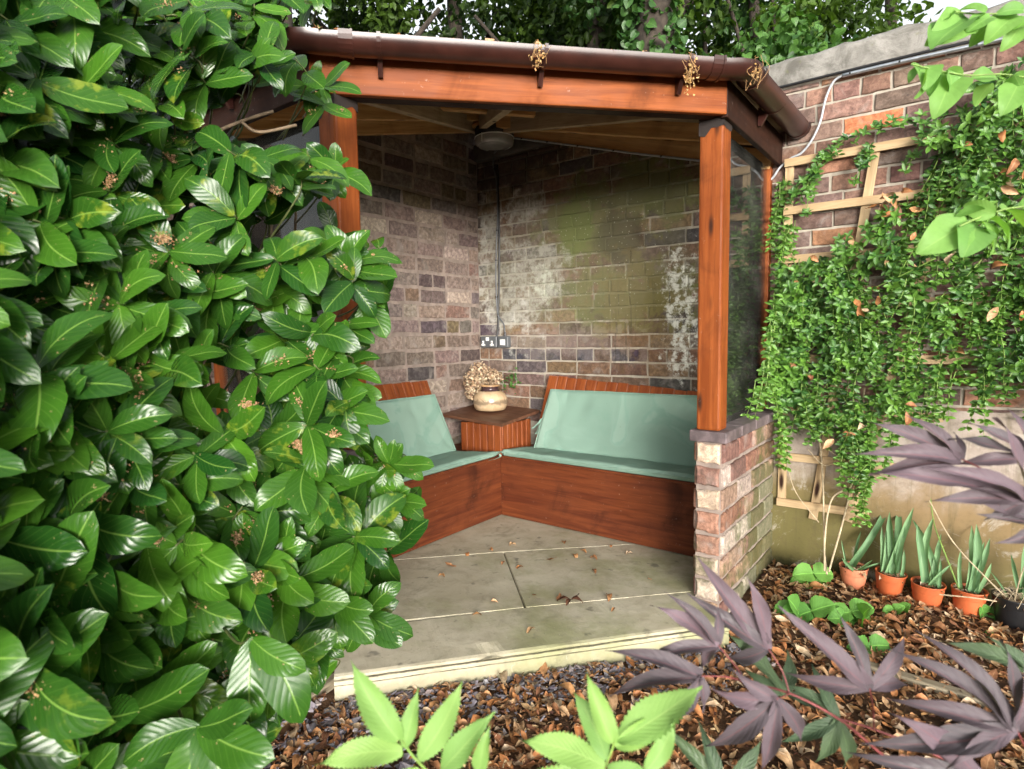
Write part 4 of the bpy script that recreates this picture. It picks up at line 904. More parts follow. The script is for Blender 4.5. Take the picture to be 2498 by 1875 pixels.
for x, y, n, sp in ((190, 1060, 260, 0.020), (545, 885, 120, 0.012), (555, 1290, 150, 0.018), (440, 1300, 60, 0.010), (650, 965, 90, 0.014), (170, 215, 90, 0.014), (355, 520, 70, 0.014), (590, 410, 70, 0.014)):
    c = at(x, y, ldepth(x, y)-0.07); crumbs(mb, c, unit(OUTW+np.array([0, 0, .4])), n*2, sp, 0.006)
tag(mb.build('brown_blossom', M['bits'], bush), kind='stuff')

# ------------------------------------------------------------------ timber edging
def edging(name, label, p0, p1, w_, h):
    o = beam(name, p0, p1, w_, h, M['edging'], None, bev=0.008); return tag(o, label, 'edging')
edging('timber_edging', 'weathered flat timber board edging the slate path beside the laurel', (1.168, -2.27, -0.115), (1.33, -3.6, -0.125), 0.045, 0.12)
edging('timber_edging', 'short mossy half-buried timber in the leaf litter, in front of the flower pots', (2.80, -0.92, -0.118), (3.25, -0.945, -0.118), 0.05, 0.05)

# ------------------------------------------------------------------ trellis
tr = thing('trellis', (2.6, -0.03, 0.3), 'pale softwood fan trellis fixed to the brick wall, half buried in the climber', 'trellis')
def bat(p0, p1, w_=0.043, d=0.016): beam('batten', p0, p1, d, w_, M['trellis'], tr, (0, 0, 1) if abs(p1[0]-p0[0]) > abs(p1[2]-p0[2]) else (1, 0, 0), 0.0015)
for z in (2.160, 1.903, 1.64, 1.378, 1.095, 0.81, 0.540, 0.275):
    k = (2.16-z)/1.885; x1 = 3.75 - 1.05*k if z < 2.1 else 3.30
    bat((2.243, -0.043, z), (x1, -0.043, z + 0.004))
bat((2.266, -0.026, 0.25), (2.266, -0.026, 2.155)); bat((2.43, -0.027, 0.20), (2.668, -0.027, 2.15)); bat((2.60, -0.0265, 0.22), (3.03, -0.0265, 2.15))

# ------------------------------------------------------------------ climber on the wall
cl = thing('climbing_plant', (2.7, -0.1, GZ), 'dense small-leaved evergreen climber tumbling down the trellis and brick wall in long strands', 'climber')
CT = [leaf_tpl(lambda v: 0.23*math.sin(math.pi*min(1, v**0.9*0.97+0.03))**0.85, 4, 0.35, c, 0.02, 2) for c in (0.1, 0.35, -0.1)]
cP, cD, cN, cL, cC = [], [], [], [], []; cs = MB()
def rosette(c, ax, n, L, tone):
    out = np.array([0, -1.0, 0.25]); ph = rng.uniform(0, 6.28); t1 = unit(np.cross(ax, [0.2, 1, 0.1])); t2 = np.cross(ax, t1)
    for k in range(n):
        a = ph+k*2*math.pi/n+rng.uniform(-0.3, 0.3); d = t1*math.cos(a)+t2*math.sin(a) + np.array([0, -0.35, 0]) + ax*0.15
        cP.append(c); cD.append(d); cN.append(unit(out+rng.normal(size=3)*0.35)); cL.append(L*rng.uniform(0.7, 1.15)); cC.append((min(1, max(0, tone+rng.uniform(-0.15, 0.15))), rng.random(), rng.random()))
def strand(x, y, z, length, tone, sway=0.11, step=0.046):
    n = max(4, int(length/step)); P = []; dx = rng.normal()*sway; dy = -abs(rng.normal())*0.03
    for k in range(n+1):
        t = k/n; P.append((x+dx*t+0.012*math.sin(k*0.7+x*20), y+dy*math.sin(t*2.6)+0.006*rng.normal(), z-length*t*(1-0.12*t)))
    P = np.array(P); cs.add(*tube(P, np.linspace(0.0022, 0.001, n+1), 4, False))
    for k in range(1, n+1): rosette(P[k], np.array([0, -0.45, -0.8]), rng.integers(4, 7), 0.046-0.014*k/n, tone + 0.75*max(0, k/n-0.5))
def zone(x):   # top and foot of the mass at a given x
    top = np.interp(x, [2.22, 2.35, 2.6, 2.75, 2.85, 2.95, 3.1, 3.6, 4.2], [1.60, 1.66, 1.70, 1.80, 1.98, 2.18, 2.38, 2.52, 2.5])
    bot = np.interp(x, [2.22, 2.3, 2.45, 2.6, 2.7, 2.8, 2.95, 3.1, 3.6, 4.2], [0.85, 0.70, 0.72, 0.62, 0.42, 0.62, 0.95, 0.95, 0.85, 0.8])
    return top, bot
k_ = 0
while k_ < 1150:
    x = rng.uniform(2.24, 4.0); t_, b_ = zone(x); z = rng.uniform(b_+0.12, t_+0.04); dn_ = noise.noise(Vector((x*5, z*5, 4)))
    if rng.random() > 0.30+2.2*dn_: continue
    k_ += 1; y = -0.05-(0.14+0.12*dn_)*rng.random(); rosette(np.array([x, y, z]), unit(np.array([rng.normal()*0.5, -0.8, rng.normal()*0.5])), rng.integers(4, 7), rng.uniform(0.034, 0.050), np.clip(0.30+0.6*dn_+rng.normal()*0.2, 0, 1))
for i in range(400):
    x = rng.uniform(2.24, 4.0); t_, b_ = zone(x); z = t_ - (t_-b_)*rng.random()**1.25*0.92
    ln = min(rng.uniform(0.18, 0.55), max(0.1, z-b_+rng.uniform(-0.05, 0.12))); y = -0.03-rng.random()**1.5*0.17*min(1, 0.35+(t_-z)*1.5)
    strand(x, y, z, ln, rng.beta(2, 3)*0.8)
for x, y, z, ln in ((2.24, -0.10, 1.80, 0.95), (2.245, -0.22, 1.45, 0.72), (2.25, -0.32, 1.28, 0.5), (2.255, -0.42, 1.10, 0.32), (2.25, -0.5, 1.0, 0.22), (2.25, -0.16, 1.15, 0.75), (2.262, -0.08, 1.0, 0.70), (2.26, -0.14, 0.95, 0.55), (2.72, -0.12, 0.8, 0.68), (2.66, -0.1, 0.8, 0.5), (2.69, -0.15, 0.85, 0.7), (2.62, -0.13, 0.75, 0.35),
                      (2.98, -0.14, 1.1, 0.30), (3.05, -0.12, 1.05, 0.28), (3.14, -0.12, 1.05, 0.35), (2.9, -0.1, 0.95, 0.2), (2.235, -0.03, 2.1, 0.5), (2.225, -0.05, 2.05, 0.42), (2.3, -0.06, 1.85, 0.3), (2.78, -0.12, 0.9, 0.5)):
    for j in range(2): strand(x+rng.normal()*0.012, y+rng.normal()*0.02, z, ln*rng.uniform(0.8, 1), 0.35+0.3*rng.random(), 0.03)
for pl in (((2.33, 1.95), (2.42, 2.12), (2.50, 2.17)), ((2.36, 1.85), (2.38, 2.02), (2.40, 2.10)), ((2.42, 2.14), (2.56, 2.23), (2.72, 2.25), (2.86, 2.27)), ((2.28, 1.95), (2.34, 2.04), (2.46, 2.13)), ((2.6, 2.02), (2.62, 2.10), (2.66, 2.16)), ((2.8, 2.0), (2.86, 2.15), (2.95, 2.25))):
    q = spline([(x, -0.07, z) for x, z in pl], 8); cs.add(*tube(q, 0.002, 4, False))
    for k in range(0, len(q)): rosette(q[k]+rng.normal(size=3)*0.015, np.array([0.2, -0.6, 0.4]), rng.integers(3, 6), 0.036, rng.beta(2, 3)*0.8)
mb = MB(); put_leaves(mb, CT, cP, cD, cN, np.array(cL), cC); mb.build('foliage', M['climber'], cl, True)
cs.build('green_stems', M['greenstem'], cl)
mb = MB()
for pl in (((2.54, 0.02, -0.30), (2.50, 0.25, -0.12), (2.47, 0.55, -0.06), (2.42, 0.9, -0.05)), ((2.56, 0.02, -0.30), (2.60, 0.3, -0.1), (2.64, 0.6, -0.06), (2.66, 0.95, -0.05)), ((2.30, 0.5, -0.08), (2.36, 0.36, -0.12), (2.48, 0.22, -0.14)), ((2.55, 0.0, -0.29), (2.52, 0.12, -0.2), (2.53, 0.34, -0.1), (2.62, 0.42, -0.07)), ((2.40, 0.60, -0.07), (2.5, 0.52, -0.08), (2.62, 0.62, -0.08), (2.7, 0.5, -0.08)), ((2.4, 0.75, -0.07), (2.55, 0.58, -0.08), (2.7, 0.66, -0.07))):
    mb.add(*tube(spline([(x, y, z) for x, z, y in pl], 8), 0.005 if pl[0][1] < 0.1 else 0.0025, 6))
mb.build('woody_stems', M['palestem'], cl, True)
mb = MB(); DT = [leaf_tpl(lambda v: 0.24*math.sin(math.pi*min(1, v*0.96+0.03))**0.8, 5, f, c, 0.05, 3) for f, c in ((0.6, 0.6), (0.2, -0.5), (0.9, 0.3))]
LIT = [(0.48, 0.25, 0.11), (0.38, 0.18, 0.075), (0.55, 0.36, 0.20), (0.25, 0.115, 0.055), (0.60, 0.46, 0.31), (0.48, 0.21, 0.08)]
n = 70; xs = rng.uniform(2.3, 3.8, n); P = []
for x in xs: t_, b_ = zone(x); P.append((x, -0.14-0.06*rng.random(), t_-(t_-b_)*rng.random()**1.3))
P += [(2.74+rng.normal()*0.05, -0.12, 1.86+rng.normal()*0.035) for _ in range(14)]; n = len(P)
put_leaves(mb, DT, P, rng.normal(size=(n, 3)), np.array([0, -1, 0.3])+rng.normal(size=(n, 3))*0.5, rng.uniform(0.035, 0.075, n), [pick(LIT) for _ in range(n)])
tag(mb.build('caught_dead_leaves', M['litter'], cl, True), kind='stuff')

# ------------------------------------------------------------------ litter on the ground
def onpave(x, y):
    s_ = (np.array([x, y])-A) @ STN; return s_ < 0.01 and (x > 1.1 or y > -2.3) and y < 0 and x < 2.24 and y > -2.6
def free(x, y): return not onpave(x, y) and y < -0.03 and not (1.14 < x < 1.36 and y < -2.25 and abs(x-1.168+(y+2.27)*0.12) < 0.03) and not (x < 2.22 and y > -1.0 and x > 2.0)
def strew(n, region, tpls, Lr, cols, flat=0.35, lift=0.012, dens=None):
    P, D, Nn, L, C = [], [], [], [], []
    while len(P) < n:
        x, y = rng.uniform(*region[0]), rng.uniform(*region[1])
        if not free(x, y) or (dens and rng.random() > dens(x, y)): continue
        P.append((x, y, gheight(x, y)+rng.random()*lift+0.004)); a = rng.uniform(0, 6.28); D.append((math.cos(a), math.sin(a), rng.normal()*flat)); Nn.append((rng.normal()*flat, rng.normal()*flat, 1)); L.append(rng.uniform(*Lr)); C.append(pick(cols))
    return P, D, Nn, np.array(L), C
mb = MB(); put_leaves(mb, DT, *strew(8500, ((1.0, 3.9), (-3.3, -0.03)), DT, (0.022, 0.062), LIT, 0.16, 0.014, lambda x, y: 0.35+0.65*(noise.noise(Vector((x*4, y*4, 2))) > -0.15)))
P_ = strew(420, ((1.2, 3.6), (-3.1, -0.3)), DT, (0.055, 0.095), LIT, 0.22, 0.02); put_leaves(mb, DT, *P_)
tag(mb.build('leaf_litter', M['litter'], None, True), 'brown dead leaves strewn over the soil and mulch', 'leaf litter', kind='stuff')
mb = MB(); CH = [leaf_tpl(lambda v: 0.16, 2, 0.6, 0.1, 0.1, 2), leaf_tpl(lambda v: 0.10, 2, 0.3, 0.3, 0.1, 2)]
put_leaves(mb, CH, *strew(14000, ((1.0, 3.9), (-3.3, -0.03)), CH, (0.010, 0.032), [(0.22, 0.11, 0.05), (0.12, 0.055, 0.027), (0.33, 0.18, 0.08), (0.46, 0.32, 0.17), (0.08, 0.04, 0.022)], 0.4, 0.012))
tag(mb.build('bark_mulch', M['bits'], None), 'fine brown bark mulch over the border soil', 'mulch', kind='stuff')
mb = MB()
def chip(c, s_, col):
    b = bmesh.new(); k = rng.integers(5, 8); th = np.sort(rng.uniform(0, 6.28, k)); r = rng.uniform(0.6, 1, k); h = rng.uniform(0.12, 0.3)
    V = [(math.cos(a)*q, math.sin(a)*q, 0) for a, q in zip(th, r)] + [(math.cos(a)*q*0.86, math.sin(a)*q*0.86, h+rng.uniform(-.05, .05)) for a, q in zip(th, r)]; b.free()
    m = Matrix.Rotation(rng.uniform(0, 6.28), 3, 'Z') @ Matrix.Rotation(rng.normal()*0.35, 3, 'X') @ Matrix.Rotation(rng.normal()*0.35, 3, 'Y')
    V = np.array(V)*s_ @ np.array(m).T + c
    mb.add(V, [tuple(range(k, 2*k)), tuple(range(k))[::-1]] + [(i, (i+1) % k, k+(i+1) % k, k+i) for i in range(k)], 0, col)
cnt = 0
while cnt < 1500:
    t = rng.uniform(-0.25, 1.05); dd = abs(rng.normal())*0.13+0.012; q = A + (B-A)*t + STN*dd
    if q[0] > 2.5 or not free(q[0], q[1]): continue
    chip(np.array([q[0], q[1], gheight(q[0], q[1])+rng.random()*0.014]), rng.uniform(0.008, 0.025), pick([(0.20, 0.185, 0.205), (0.27, 0.25, 0.265), (0.15, 0.135, 0.155), (0.22, 0.185, 0.18)])); cnt += 1
cnt = 0
while cnt < 420:
    x, y = rng.uniform(1.2, 1.75), rng.uniform(-3.2, -2.35)
    if not free(x, y): continue
    chip(np.array([x, y, gheight(x, y)+rng.random()*0.012]), rng.uniform(0.010, 0.034), pick([(0.20, 0.185, 0.205), (0.27, 0.25, 0.265), (0.15, 0.135, 0.155)])); cnt += 1
tag(mb.build('slate_chippings', M['chip'], None), 'grey slate chippings along the foot of the stone step', 'slate chippings', kind='stuff')
# leaves lying singly on the paving
for i, (x, y) in enumerate([(1365, 1195), (1290, 1210), (1240, 1198), (1500, 1240), (1320, 1178), (1220, 1175), (1180, 1210), (1130, 1225), (1090, 1215), (985, 1225), (1065, 1190), (1150, 1285), (1310, 1285), (1255, 1130+60), (1060, 1300), (960, 1248), (1400, 1250), (1205, 1300), (1155, 1358), (1040, 1330), (1330, 1315), (1100, 1180), (1280, 1232), (1010, 1195)]):
    p = CAM + (at(x, y, 1.0)-CAM)*(CAM[2]/(CAM[2]-at(x, y, 1.0)[2])); a = rng.uniform(0, 6.28)
    mb = MB(); L = rng.uniform(0.03, 0.065); put_leaves(mb, DT, [(0, 0, 0.0045)], [(math.cos(a), math.sin(a), 0.02)], [(rng.normal()*0.2, rng.normal()*0.2, 1)], [L], [pick(LIT)])
    o = mb.build('fallen_leaf', M['litter'], None, True); o.location = tuple(p); tag(o, 'small dry brown leaf lying on the stone paving', 'leaf', 'dead leaves on the paving')
p = CAM + (at(1232, 1300, 1.0)-CAM)*(CAM[2]/(CAM[2]-at(1232, 1300, 1.0)[2])); mb = MB()
put_leaves(mb, DT, [(0, 0, 0.01)]*4, [(1, 0.3, 0.1), (0.7, 0.8, 0.3), (-0.8, -0.5, 0.2), (0.2, -1, 0.2)], [(0, 0.2, 1)]*4, [0.06, 0.05, 0.06, 0.05], [(0.10, 0.04, 0.022)]*4)
o = mb.build('crumpled_leaf', M['litter'], None, True); o.location = tuple(p); tag(o, 'dark red-brown crumpled leaf on the joint behind the step', 'leaf')

# ------------------------------------------------------------------ plant pots in a row along the foot of the wall
BL = [leaf_tpl(lambda v: 0.042*(1-0.25*v)*min(1, (1-v)*5+0.02), 9, 0.9, c, 0.0, 2, side=s_) for c, s_ in ((0.15, 0.3), (0.5, -0.4), (0.02, 0.0), (0.9, 0.6))]
def pot(x, y, label, mat, k=1.0, tilt=(0, 0)):
    zb = gheight(x, y)-0.012
    t = thing('flower_pot', (x, y, zb), label, 'flower pot', 'row of plant pots along the wall'); rot = Matrix.Rotation(tilt[0], 3, 'X') @ Matrix.Rotation(tilt[1], 3, 'Y')
    tr_ = lambda v: (v*k) @ np.array(rot).T + np.array([x, y, zb])
    mb = MB(); v, f = lathe([(0.001, 0.0), (0.050, 0.0), (0.053, 0.004), (0.0655, 0.088), (0.0665, 0.089), (0.0675, 0.092), (0.0705, 0.122)], 36); mb.add(tr_(v), f); b_ = mb.build('pot_body', mat, t, True); b_.modifiers.new('e', 'EDGE_SPLIT').split_angle = R(35)
    mb = MB(); v, f = lathe([(0.0705, 0.122), (0.0735, 0.123), (0.0740, 0.127), (0.0715, 0.130), (0.0685, 0.128), (0.0640, 0.10)], 36); mb.add(tr_(v), f); mb.build('pot_rim', mat, t, True)
    mb = MB(); xs = [(0.0645*r_*math.cos(a), 0.0645*r_*math.sin(a), 0.104+0.006*rng.normal()) for r_ in (0.35, 0.7, 1.0) for a in np.linspace(0, 6.283, 15)[:-1]]
    V = np.array([(0, 0, 0.108)]+xs); F = [(0, 1+j, 1+(j+1) % 14) for j in range(14)] + [(1+r_*14+j, 15+r_*14+j, 15+r_*14+(j+1) % 14, 1+r_*14+(j+1) % 14) for r_ in range(2) for j in range(14)]
    mb.add(tr_(V), F)
    P = tr_(np.c_[rng.uniform(-0.045, 0.045, (40, 2)), np.full(40, 0.115)]); mb.add(*[np.zeros((3, 3))+t.location[2]-1, [(0, 1, 2)]]) if False else None
    s_ = mb.build('potting_soil', M['soil'], t)
    mb = MB(); put_leaves(mb, DT, P, rng.normal(size=(40, 3))*np.array([1, 1, 0.2]), np.array([0, 0, 1])+rng.normal(size=(40, 3))*0.4, rng.uniform(0.02, 0.045, 40), [pick([(0.30, 0.17, 0.08), (0.42, 0.30, 0.18), (0.16, 0.08, 0.04), (0.50, 0.40, 0.28)]) for _ in range(40)])
    d_ = mb.build('dry_debris', M['litter'], t); d_['kind'] = 'stuff'
    return tr_(np.array([[0, 0, 0.108]]))[0]
def blades(name, label, c, specs, mat=None, cat='plant'):
    t = thing(name, tuple(c), label, cat, None); mb = MB(); P, D, Nn, L, C, W = [], [], [], [], [], []
    for ox, oy, dx, dy, L_, w_ in specs:
        P.append(c+np.array([ox, oy, 0])); D.append((dx*0.85, dy, 1.0)); a = rng.uniform(-0.5, 0.5); Nn.append((math.sin(a)*0.6, -1, 0.2)); L.append(L_*1.2); C.append((rng.uniform(0.1, 0.8), rng.random(), rng.random())); W.append(w_*0.72)
    put_leaves(mb, BL, P, D, Nn, np.array(L), C, W=np.array(W)); mb.build('blades', mat or M['iris'], t, True); return t
def inv(px, py, y): 
    a = at(px, py, 1.0)-CAM; return CAM + a*((y-CAM[1])/a[1])
c1 = pot(2.650, -0.135, 'faded pink terracotta pot with a straggly strappy plant, leftmost of the row', M['terracotta_pale'], 0.94)
c2 = pot(2.808, -0.150, 'orange terracotta pot of upright iris blades with one withered tip, second in the row', M['terracotta'], 0.96, (0, 0.07))
c3 = pot(2.968, -0.180, 'bright orange pot with a bent iris blade, between two other orange pots', M['terracotta'], 0.99, (0.03, 0.03))
c4 = pot(3.128, -0.175, 'bright orange pot holding a broad iris fan beside the black pot', M['terracotta'], 0.98, (-0.03, 0.02))
c5 = pot(3.290, -0.170, 'black plastic plant pot at the right end of the row, full of wiry stems', M['black'], 1.12)
blades('strappy_plant', 'untidy strappy green plant flopping over the faded pink pot', c1, [(0.0, 0.02, 0.12, 0.05, 0.16, 1.3), (-0.02, 0.0, 0.45, 0.1, 0.34, 1.4), (0.01, -0.02, 0.9, -0.9, 0.13, 1.4), (0.02, -0.03, -0.5, -1.4, 0.17, 1.7), (0.03, 0.0, 1.5, -0.3, 0.10, 1.3), (-0.03, 0, -0.3, 0.1, 0.12, 1.2)])
blades('iris', 'grey green iris with tall fanned blades in the second pot of the row', c2, [(-0.03, 0, 0.02, 0.05, 0.22, 1.6), (-0.035, 0.01, -0.08, 0, 0.20, 1.5), (0.0, 0, 0.0, 0.1, 0.29, 1.8), (0.015, 0, -0.12, 0.05, 0.27, 1.8), (0.02, 0.01, 0.12, 0, 0.24, 1.6), (-0.01, 0.0, 0.30, 0.05, 0.31, 1.5), (0.045, 0, 0.05, 0, 0.12, 1.9)])
blades('iris', 'grey green iris with one blade bent over to the right, in the third pot', c3, [(-0.01, 0, -0.18, 0.05, 0.25, 1.9), (0.0, 0, -0.04, 0.05, 0.27, 1.8), (0.005, 0, 0.05, 0, 0.20, 1.9), (0.04, 0, -0.40, 0.05, 0.26, 1.6), (0.045, -0.01, 0.0, -0.05, 0.13, 1.6), (0.0, -0.02, 0.75, -0.1, 0.13, 1.6)])
blades('iris', 'broad pale iris fan in the orange pot next to the black pot', c4, [(0.0, 0, -0.10, 0.03, 0.24, 2.0), (0.01, 0, 0.02, 0.05, 0.27, 2.0), (0.015, 0, 0.16, 0.02, 0.20, 2.0), (0.02, 0, 0.42, 0, 0.14, 2.0), (-0.03, 0, -0.05, 0, 0.16, 1.5), (0.0, 0, 0.28, 0.05, 0.23, 1.6)])
blades('iris', 'small blue green iris tuft in the black pot at the end of the row', c5, [(0.03, 0.03, 0.0, 0.05, 0.22, 1.7), (0.03, 0.02, 0.2, 0.05, 0.18, 1.7), (0.03, 0.03, -0.2, 0.05, 0.16, 1.7), (0.02, 0, 0.5, 0.0, 0.13, 1.6), (-0.02, 0, -0.6, -0.1, 0.10, 1.3)])
wt = thing('wiry_stems', tuple(c5), 'tangle of thin prickly brown stems arching out of the black pot', 'plant'); mb = MB()
for pl in (((3.29, -0.17, 0.0), (3.20, -0.22, 0.10), (3.06, -0.2, 0.25), (2.96, -0.15, 0.42)), ((3.29, -0.17, 0.0), (3.32, -0.2, 0.2), (3.38, -0.22, 0.33)), ((3.27, -0.18, 0.0), (3.15, -0.28, 0.03), (3.02, -0.3, 0.02))): mb.add(*tube(spline(pl, 8), 0.0028, 5))
for i in range(38):
    a = rng.uniform(0, 6.28); L = rng.uniform(0.05, 0.13); q = c5 + np.array([rng.normal()*0.03, rng.normal()*0.03, 0]); mb.add(*tube(spline([tuple(q), tuple(q+np.array([math.cos(a)*L*0.5, math.sin(a)*L*0.5, L*0.5])), tuple(q+np.array([math.cos(a)*L, math.sin(a)*L, L*rng.uniform(-0.2, 0.6)]))], 4), 0.0010, 4))
mb.build('stems', M['palestem'], wt)
gs = thing('green_cane', (3.06, -0.17, 0.0), 'single thin thorny green cane leaning up from behind the orange pots', 'plant'); mb = MB(); P = spline([(3.10, -0.18, 0.0), (3.04, -0.16, 0.15), (2.985, -0.14, 0.30), (2.965, -0.13, 0.42)], 6); mb.add(*tube(P, np.linspace(0.0042, 0.002, len(P)), 6))
for q in P[2::1]: a = rng.uniform(0, 6.28); mb.add(*tube([q, q+np.array([math.cos(a), math.sin(a), 0.7])*0.016], [0.001, 0.0003], 4))
mb.build('cane', M['greenstem'], gs)

# ------------------------------------------------------------------ strawberry plants and seedlings in the border
def straw_half(v): return 0.52*math.sin(math.pi*min(1, (v*0.80+0.19)))**0.62*(1 if v < 0.93 else 0.8) if v > 0.02 else 0.05
ST = [leaf_tpl(straw_half, 12, 0.22, c, 0.03, 6, 0.2, 0.12, 7) for c in (0.35, 0.15, 0.55)]
def ground_at(px, py, z=GZ+0.01): a = at(px, py, 1.0)-CAM; return CAM + a*((z-CAM[2])/a[2])
def trifoliate(name, label, px, py, zc_, leaves, size, tone=0.6, cat='plant'):
    """leaves: (dx, dy, dz) of each leaf centre; every leaf has three leaflets"""
    c = ground_at(px, py, GZ+zc_); base = np.array([c[0], c[1]+0.02, GZ]); t = thing(name, tuple(base), label, cat); mb = MB(); st = MB()
    P, D, Nn, L, C = [], [], [], [], []
    for dx, dy, dz, rot in leaves:
        q = c + rt*dx + np.array([0, 0, dy]) - fw*dz; u_ = unit(np.array([rng.normal()*0.15, -0.62, 0.75]))
        for k, a in enumerate((rot-100, rot, rot+100)):
            a = R(a); d = rt*math.cos(a) - np.array([0, -0.45, 0.75])*math.sin(a); d = d + np.array([0, 0, -0.12]); P.append(q); D.append(d); Nn.append(u_); L.append(1.75*size*(0.95 if k != 1 else 1.05)); C.append((min(1, tone+rng.uniform(-0.2, 0.2)), rng.random(), rng.random()))
        st.add(*tube(spline([tuple(base), tuple((base+q)/2+np.array([0, 0.01, 0.02])), tuple(q)], 5), 0.0016, 5))
    put_leaves(mb, ST, P, D, Nn, np.array(L), C); mb.build('leaflets', M['strawberry'], t, True); st.build('leaf_stalks', M['greenstem'], t); return t
trifoliate('strawberry_plant', 'tallest bright green strawberry plant, near the pale woody stem of the climber', 1757, 1238, 0.10, [(0, 0, 0, 90), (-0.005, -0.05, -0.02, 80)], 0.062, 0.9)
trifoliate('strawberry_plant', 'spreading dark green strawberry plant right of the mossy pier foot, behind purple maple leaves', 1735, 1318, 0.045, [(-0.03, 0, 0.0, 160), (0.03, 0.005, 0.02, 60), (0.0, -0.02, 0.0, 110)], 0.064, 0.45)
trifoliate('strawberry_plant', 'strawberry plant with crinkled light leaves below the leftmost pot', 1842, 1330, 0.045, [(-0.01, 0.02, 0, 70), (0.03, -0.01, 0.02, 20), (-0.02, -0.02, 0.01, 120)], 0.060, 0.6)
trifoliate('strawberry_plant', 'small low strawberry plant at the near edge of the border, half hidden by purple leaves', 1880, 1395, 0.03, [(0.0, 0, 0, 80), (-0.02, -0.01, 0.01, 150)], 0.05, 0.35)
trifoliate('strawberry_plant', 'small blue green strawberry plant in front of the two right pots', 2132, 1330, 0.03, [(-0.02, 0.005, 0, 170), (0.02, -0.005, 0.01, 40)], 0.042, 0.3)
trifoliate('seedling', 'tiny pale green seedling standing alone in the mulch below the orange pots', 1937, 1320, 0.035, [(-0.01, 0.0, 0, 200), (0.03, 0.005, 0, 30)], 0.030, 0.7)
trifoliate('seedling', 'single round green seedling leaf in front of the third pot', 1925, 1272, 0.05, [(0.0, 0.0, 0, 270)], 0.022, 0.8)
trifoliate('seedling', 'minute yellow green seedling in the bare mulch under the black pot', 2130, 1372, 0.02, [(0, 0, 0, 60)], 0.020, 0.95)

# ------------------------------------------------------------------ purple Japanese maple reaching in from the lower right
def lobe_half(v): return 0.130*math.sin(math.pi*min(1, v**0.95*0.82+0.16))**1.5 if v < 0.72 else max(0.002, 0.062*(1-v)/0.28)**1.0*(1.0)
def lobe_h(v):
    if v < 0.15: return 0.045+0.3*v
    if v < 0.45: return 0.09+0.055*math.sin((v-0.15)/0.3*math.pi/2)
    return 0.145*max(0.0, (1-(v-0.45)/0.55))**1.25+0.003
ML = [leaf_tpl(lobe_h, 18, f, c, 0.03, 4, td, 0.14, 16, s_) for f, c, td, s_ in ((0.3, 0.15, 0.6, 0.2), (0.5, 0.4, 0.9, -0.5), (0.15, -0.1, 1.2, 0.7), (0.4, 0.25, 0.2, -0.9))]
def palmate(name, label, groups, twigs, mats=('maple', 'maple_green')):
    c0 = at(*groups[0][0], groups[0][1]); t = thing(name, tuple(c0), label, 'maple'); 
    for mi in (0, 1):
        P, D, Nn, L, C, W = [], [], [], [], [], []
        for (J, dep, tips, green) in groups:
            if bool(green) != bool(mi): continue
            j = at(*J, dep); nrm = unit(-fw*0.7 + np.array([0, 0, 0.6]) + rng.normal(size=3)*0.15)
            for tx, ty in tips:
                e = at(tx, ty, dep + rng.uniform(-0.02, 0.04)); P.append(j); D.append(e-j); Nn.append(nrm + rng.normal(size=3)*0.12); L.append(np.linalg.norm(e-j)); C.append((rng.random(), rng.random(), rng.random())); W.append(min(1.2, max(0.75, 0.078/np.linalg.norm(e-j))))
        if P: mb = MB(); put_leaves(mb, ML, P, D, Nn, np.array(L), C, W=np.array(W)); mb.build('leaves', M[mats[mi]], t, True)
    mb = MB()
    for pts_, r in twigs: P = spline([tuple(at(x, y, d)) for x, y, d in pts_], 8); mb.add(*tube(P, np.linspace(r*0.75, r, len(P)), 6))
    mb.build('red_twigs', M['redstem'], t, True)
palmate('maple_branch', 'purple Japanese maple spray with red twigs, in the lower middle foreground over the step', [
    ((1660, 1401), 0.86, [(1523, 1199), (1612, 1240), (1500, 1275), (1648, 1330), (1560, 1420)], 0), ((1551, 1393), 0.82, [(1407, 1305), (1468, 1276), (1559, 1314), (1390, 1402), (1513, 1449)], 0),
    ((1516, 1460), 0.80, [(1334, 1382), (1308, 1472), (1420, 1574), (1526, 1545)], 0), ((1679, 1510), 0.78, [(1529, 1490), (1510, 1631), (1640, 1690), (1742, 1618), (1592, 1455)], 0),
    ((1809, 1551), 0.84, [(1762, 1660), (1832, 1675), (1682, 1598), (1700, 1470), (1762, 1430)], 1), ((1700, 1500), 0.90, [(1560, 1360), (1700, 1400), (1800, 1545), (1610, 1440)], 1), ((1560, 1700), 0.82, [(1440, 1560), (1520, 1560), (1650, 1590)], 1)],
    [([(1551, 1393, 0.82), (1590, 1440, 0.82), (1611, 1475, 0.82)], 0.0012), ([(1516, 1460, 0.80), (1570, 1462, 0.81), (1612, 1474, 0.82)], 0.0012), ([(1660, 1401, 0.86), (1690, 1450, 0.85), (1705, 1497, 0.84)], 0.0012), ([(1679, 1510, 0.78), (1700, 1500, 0.82), (1705, 1497, 0.84)], 0.0012), ([(1612, 1474, 0.82), (1705, 1497, 0.84), (1809, 1551, 0.84), (1900, 1625, 0.86), (2010, 1720, 0.9)], 0.0022)])
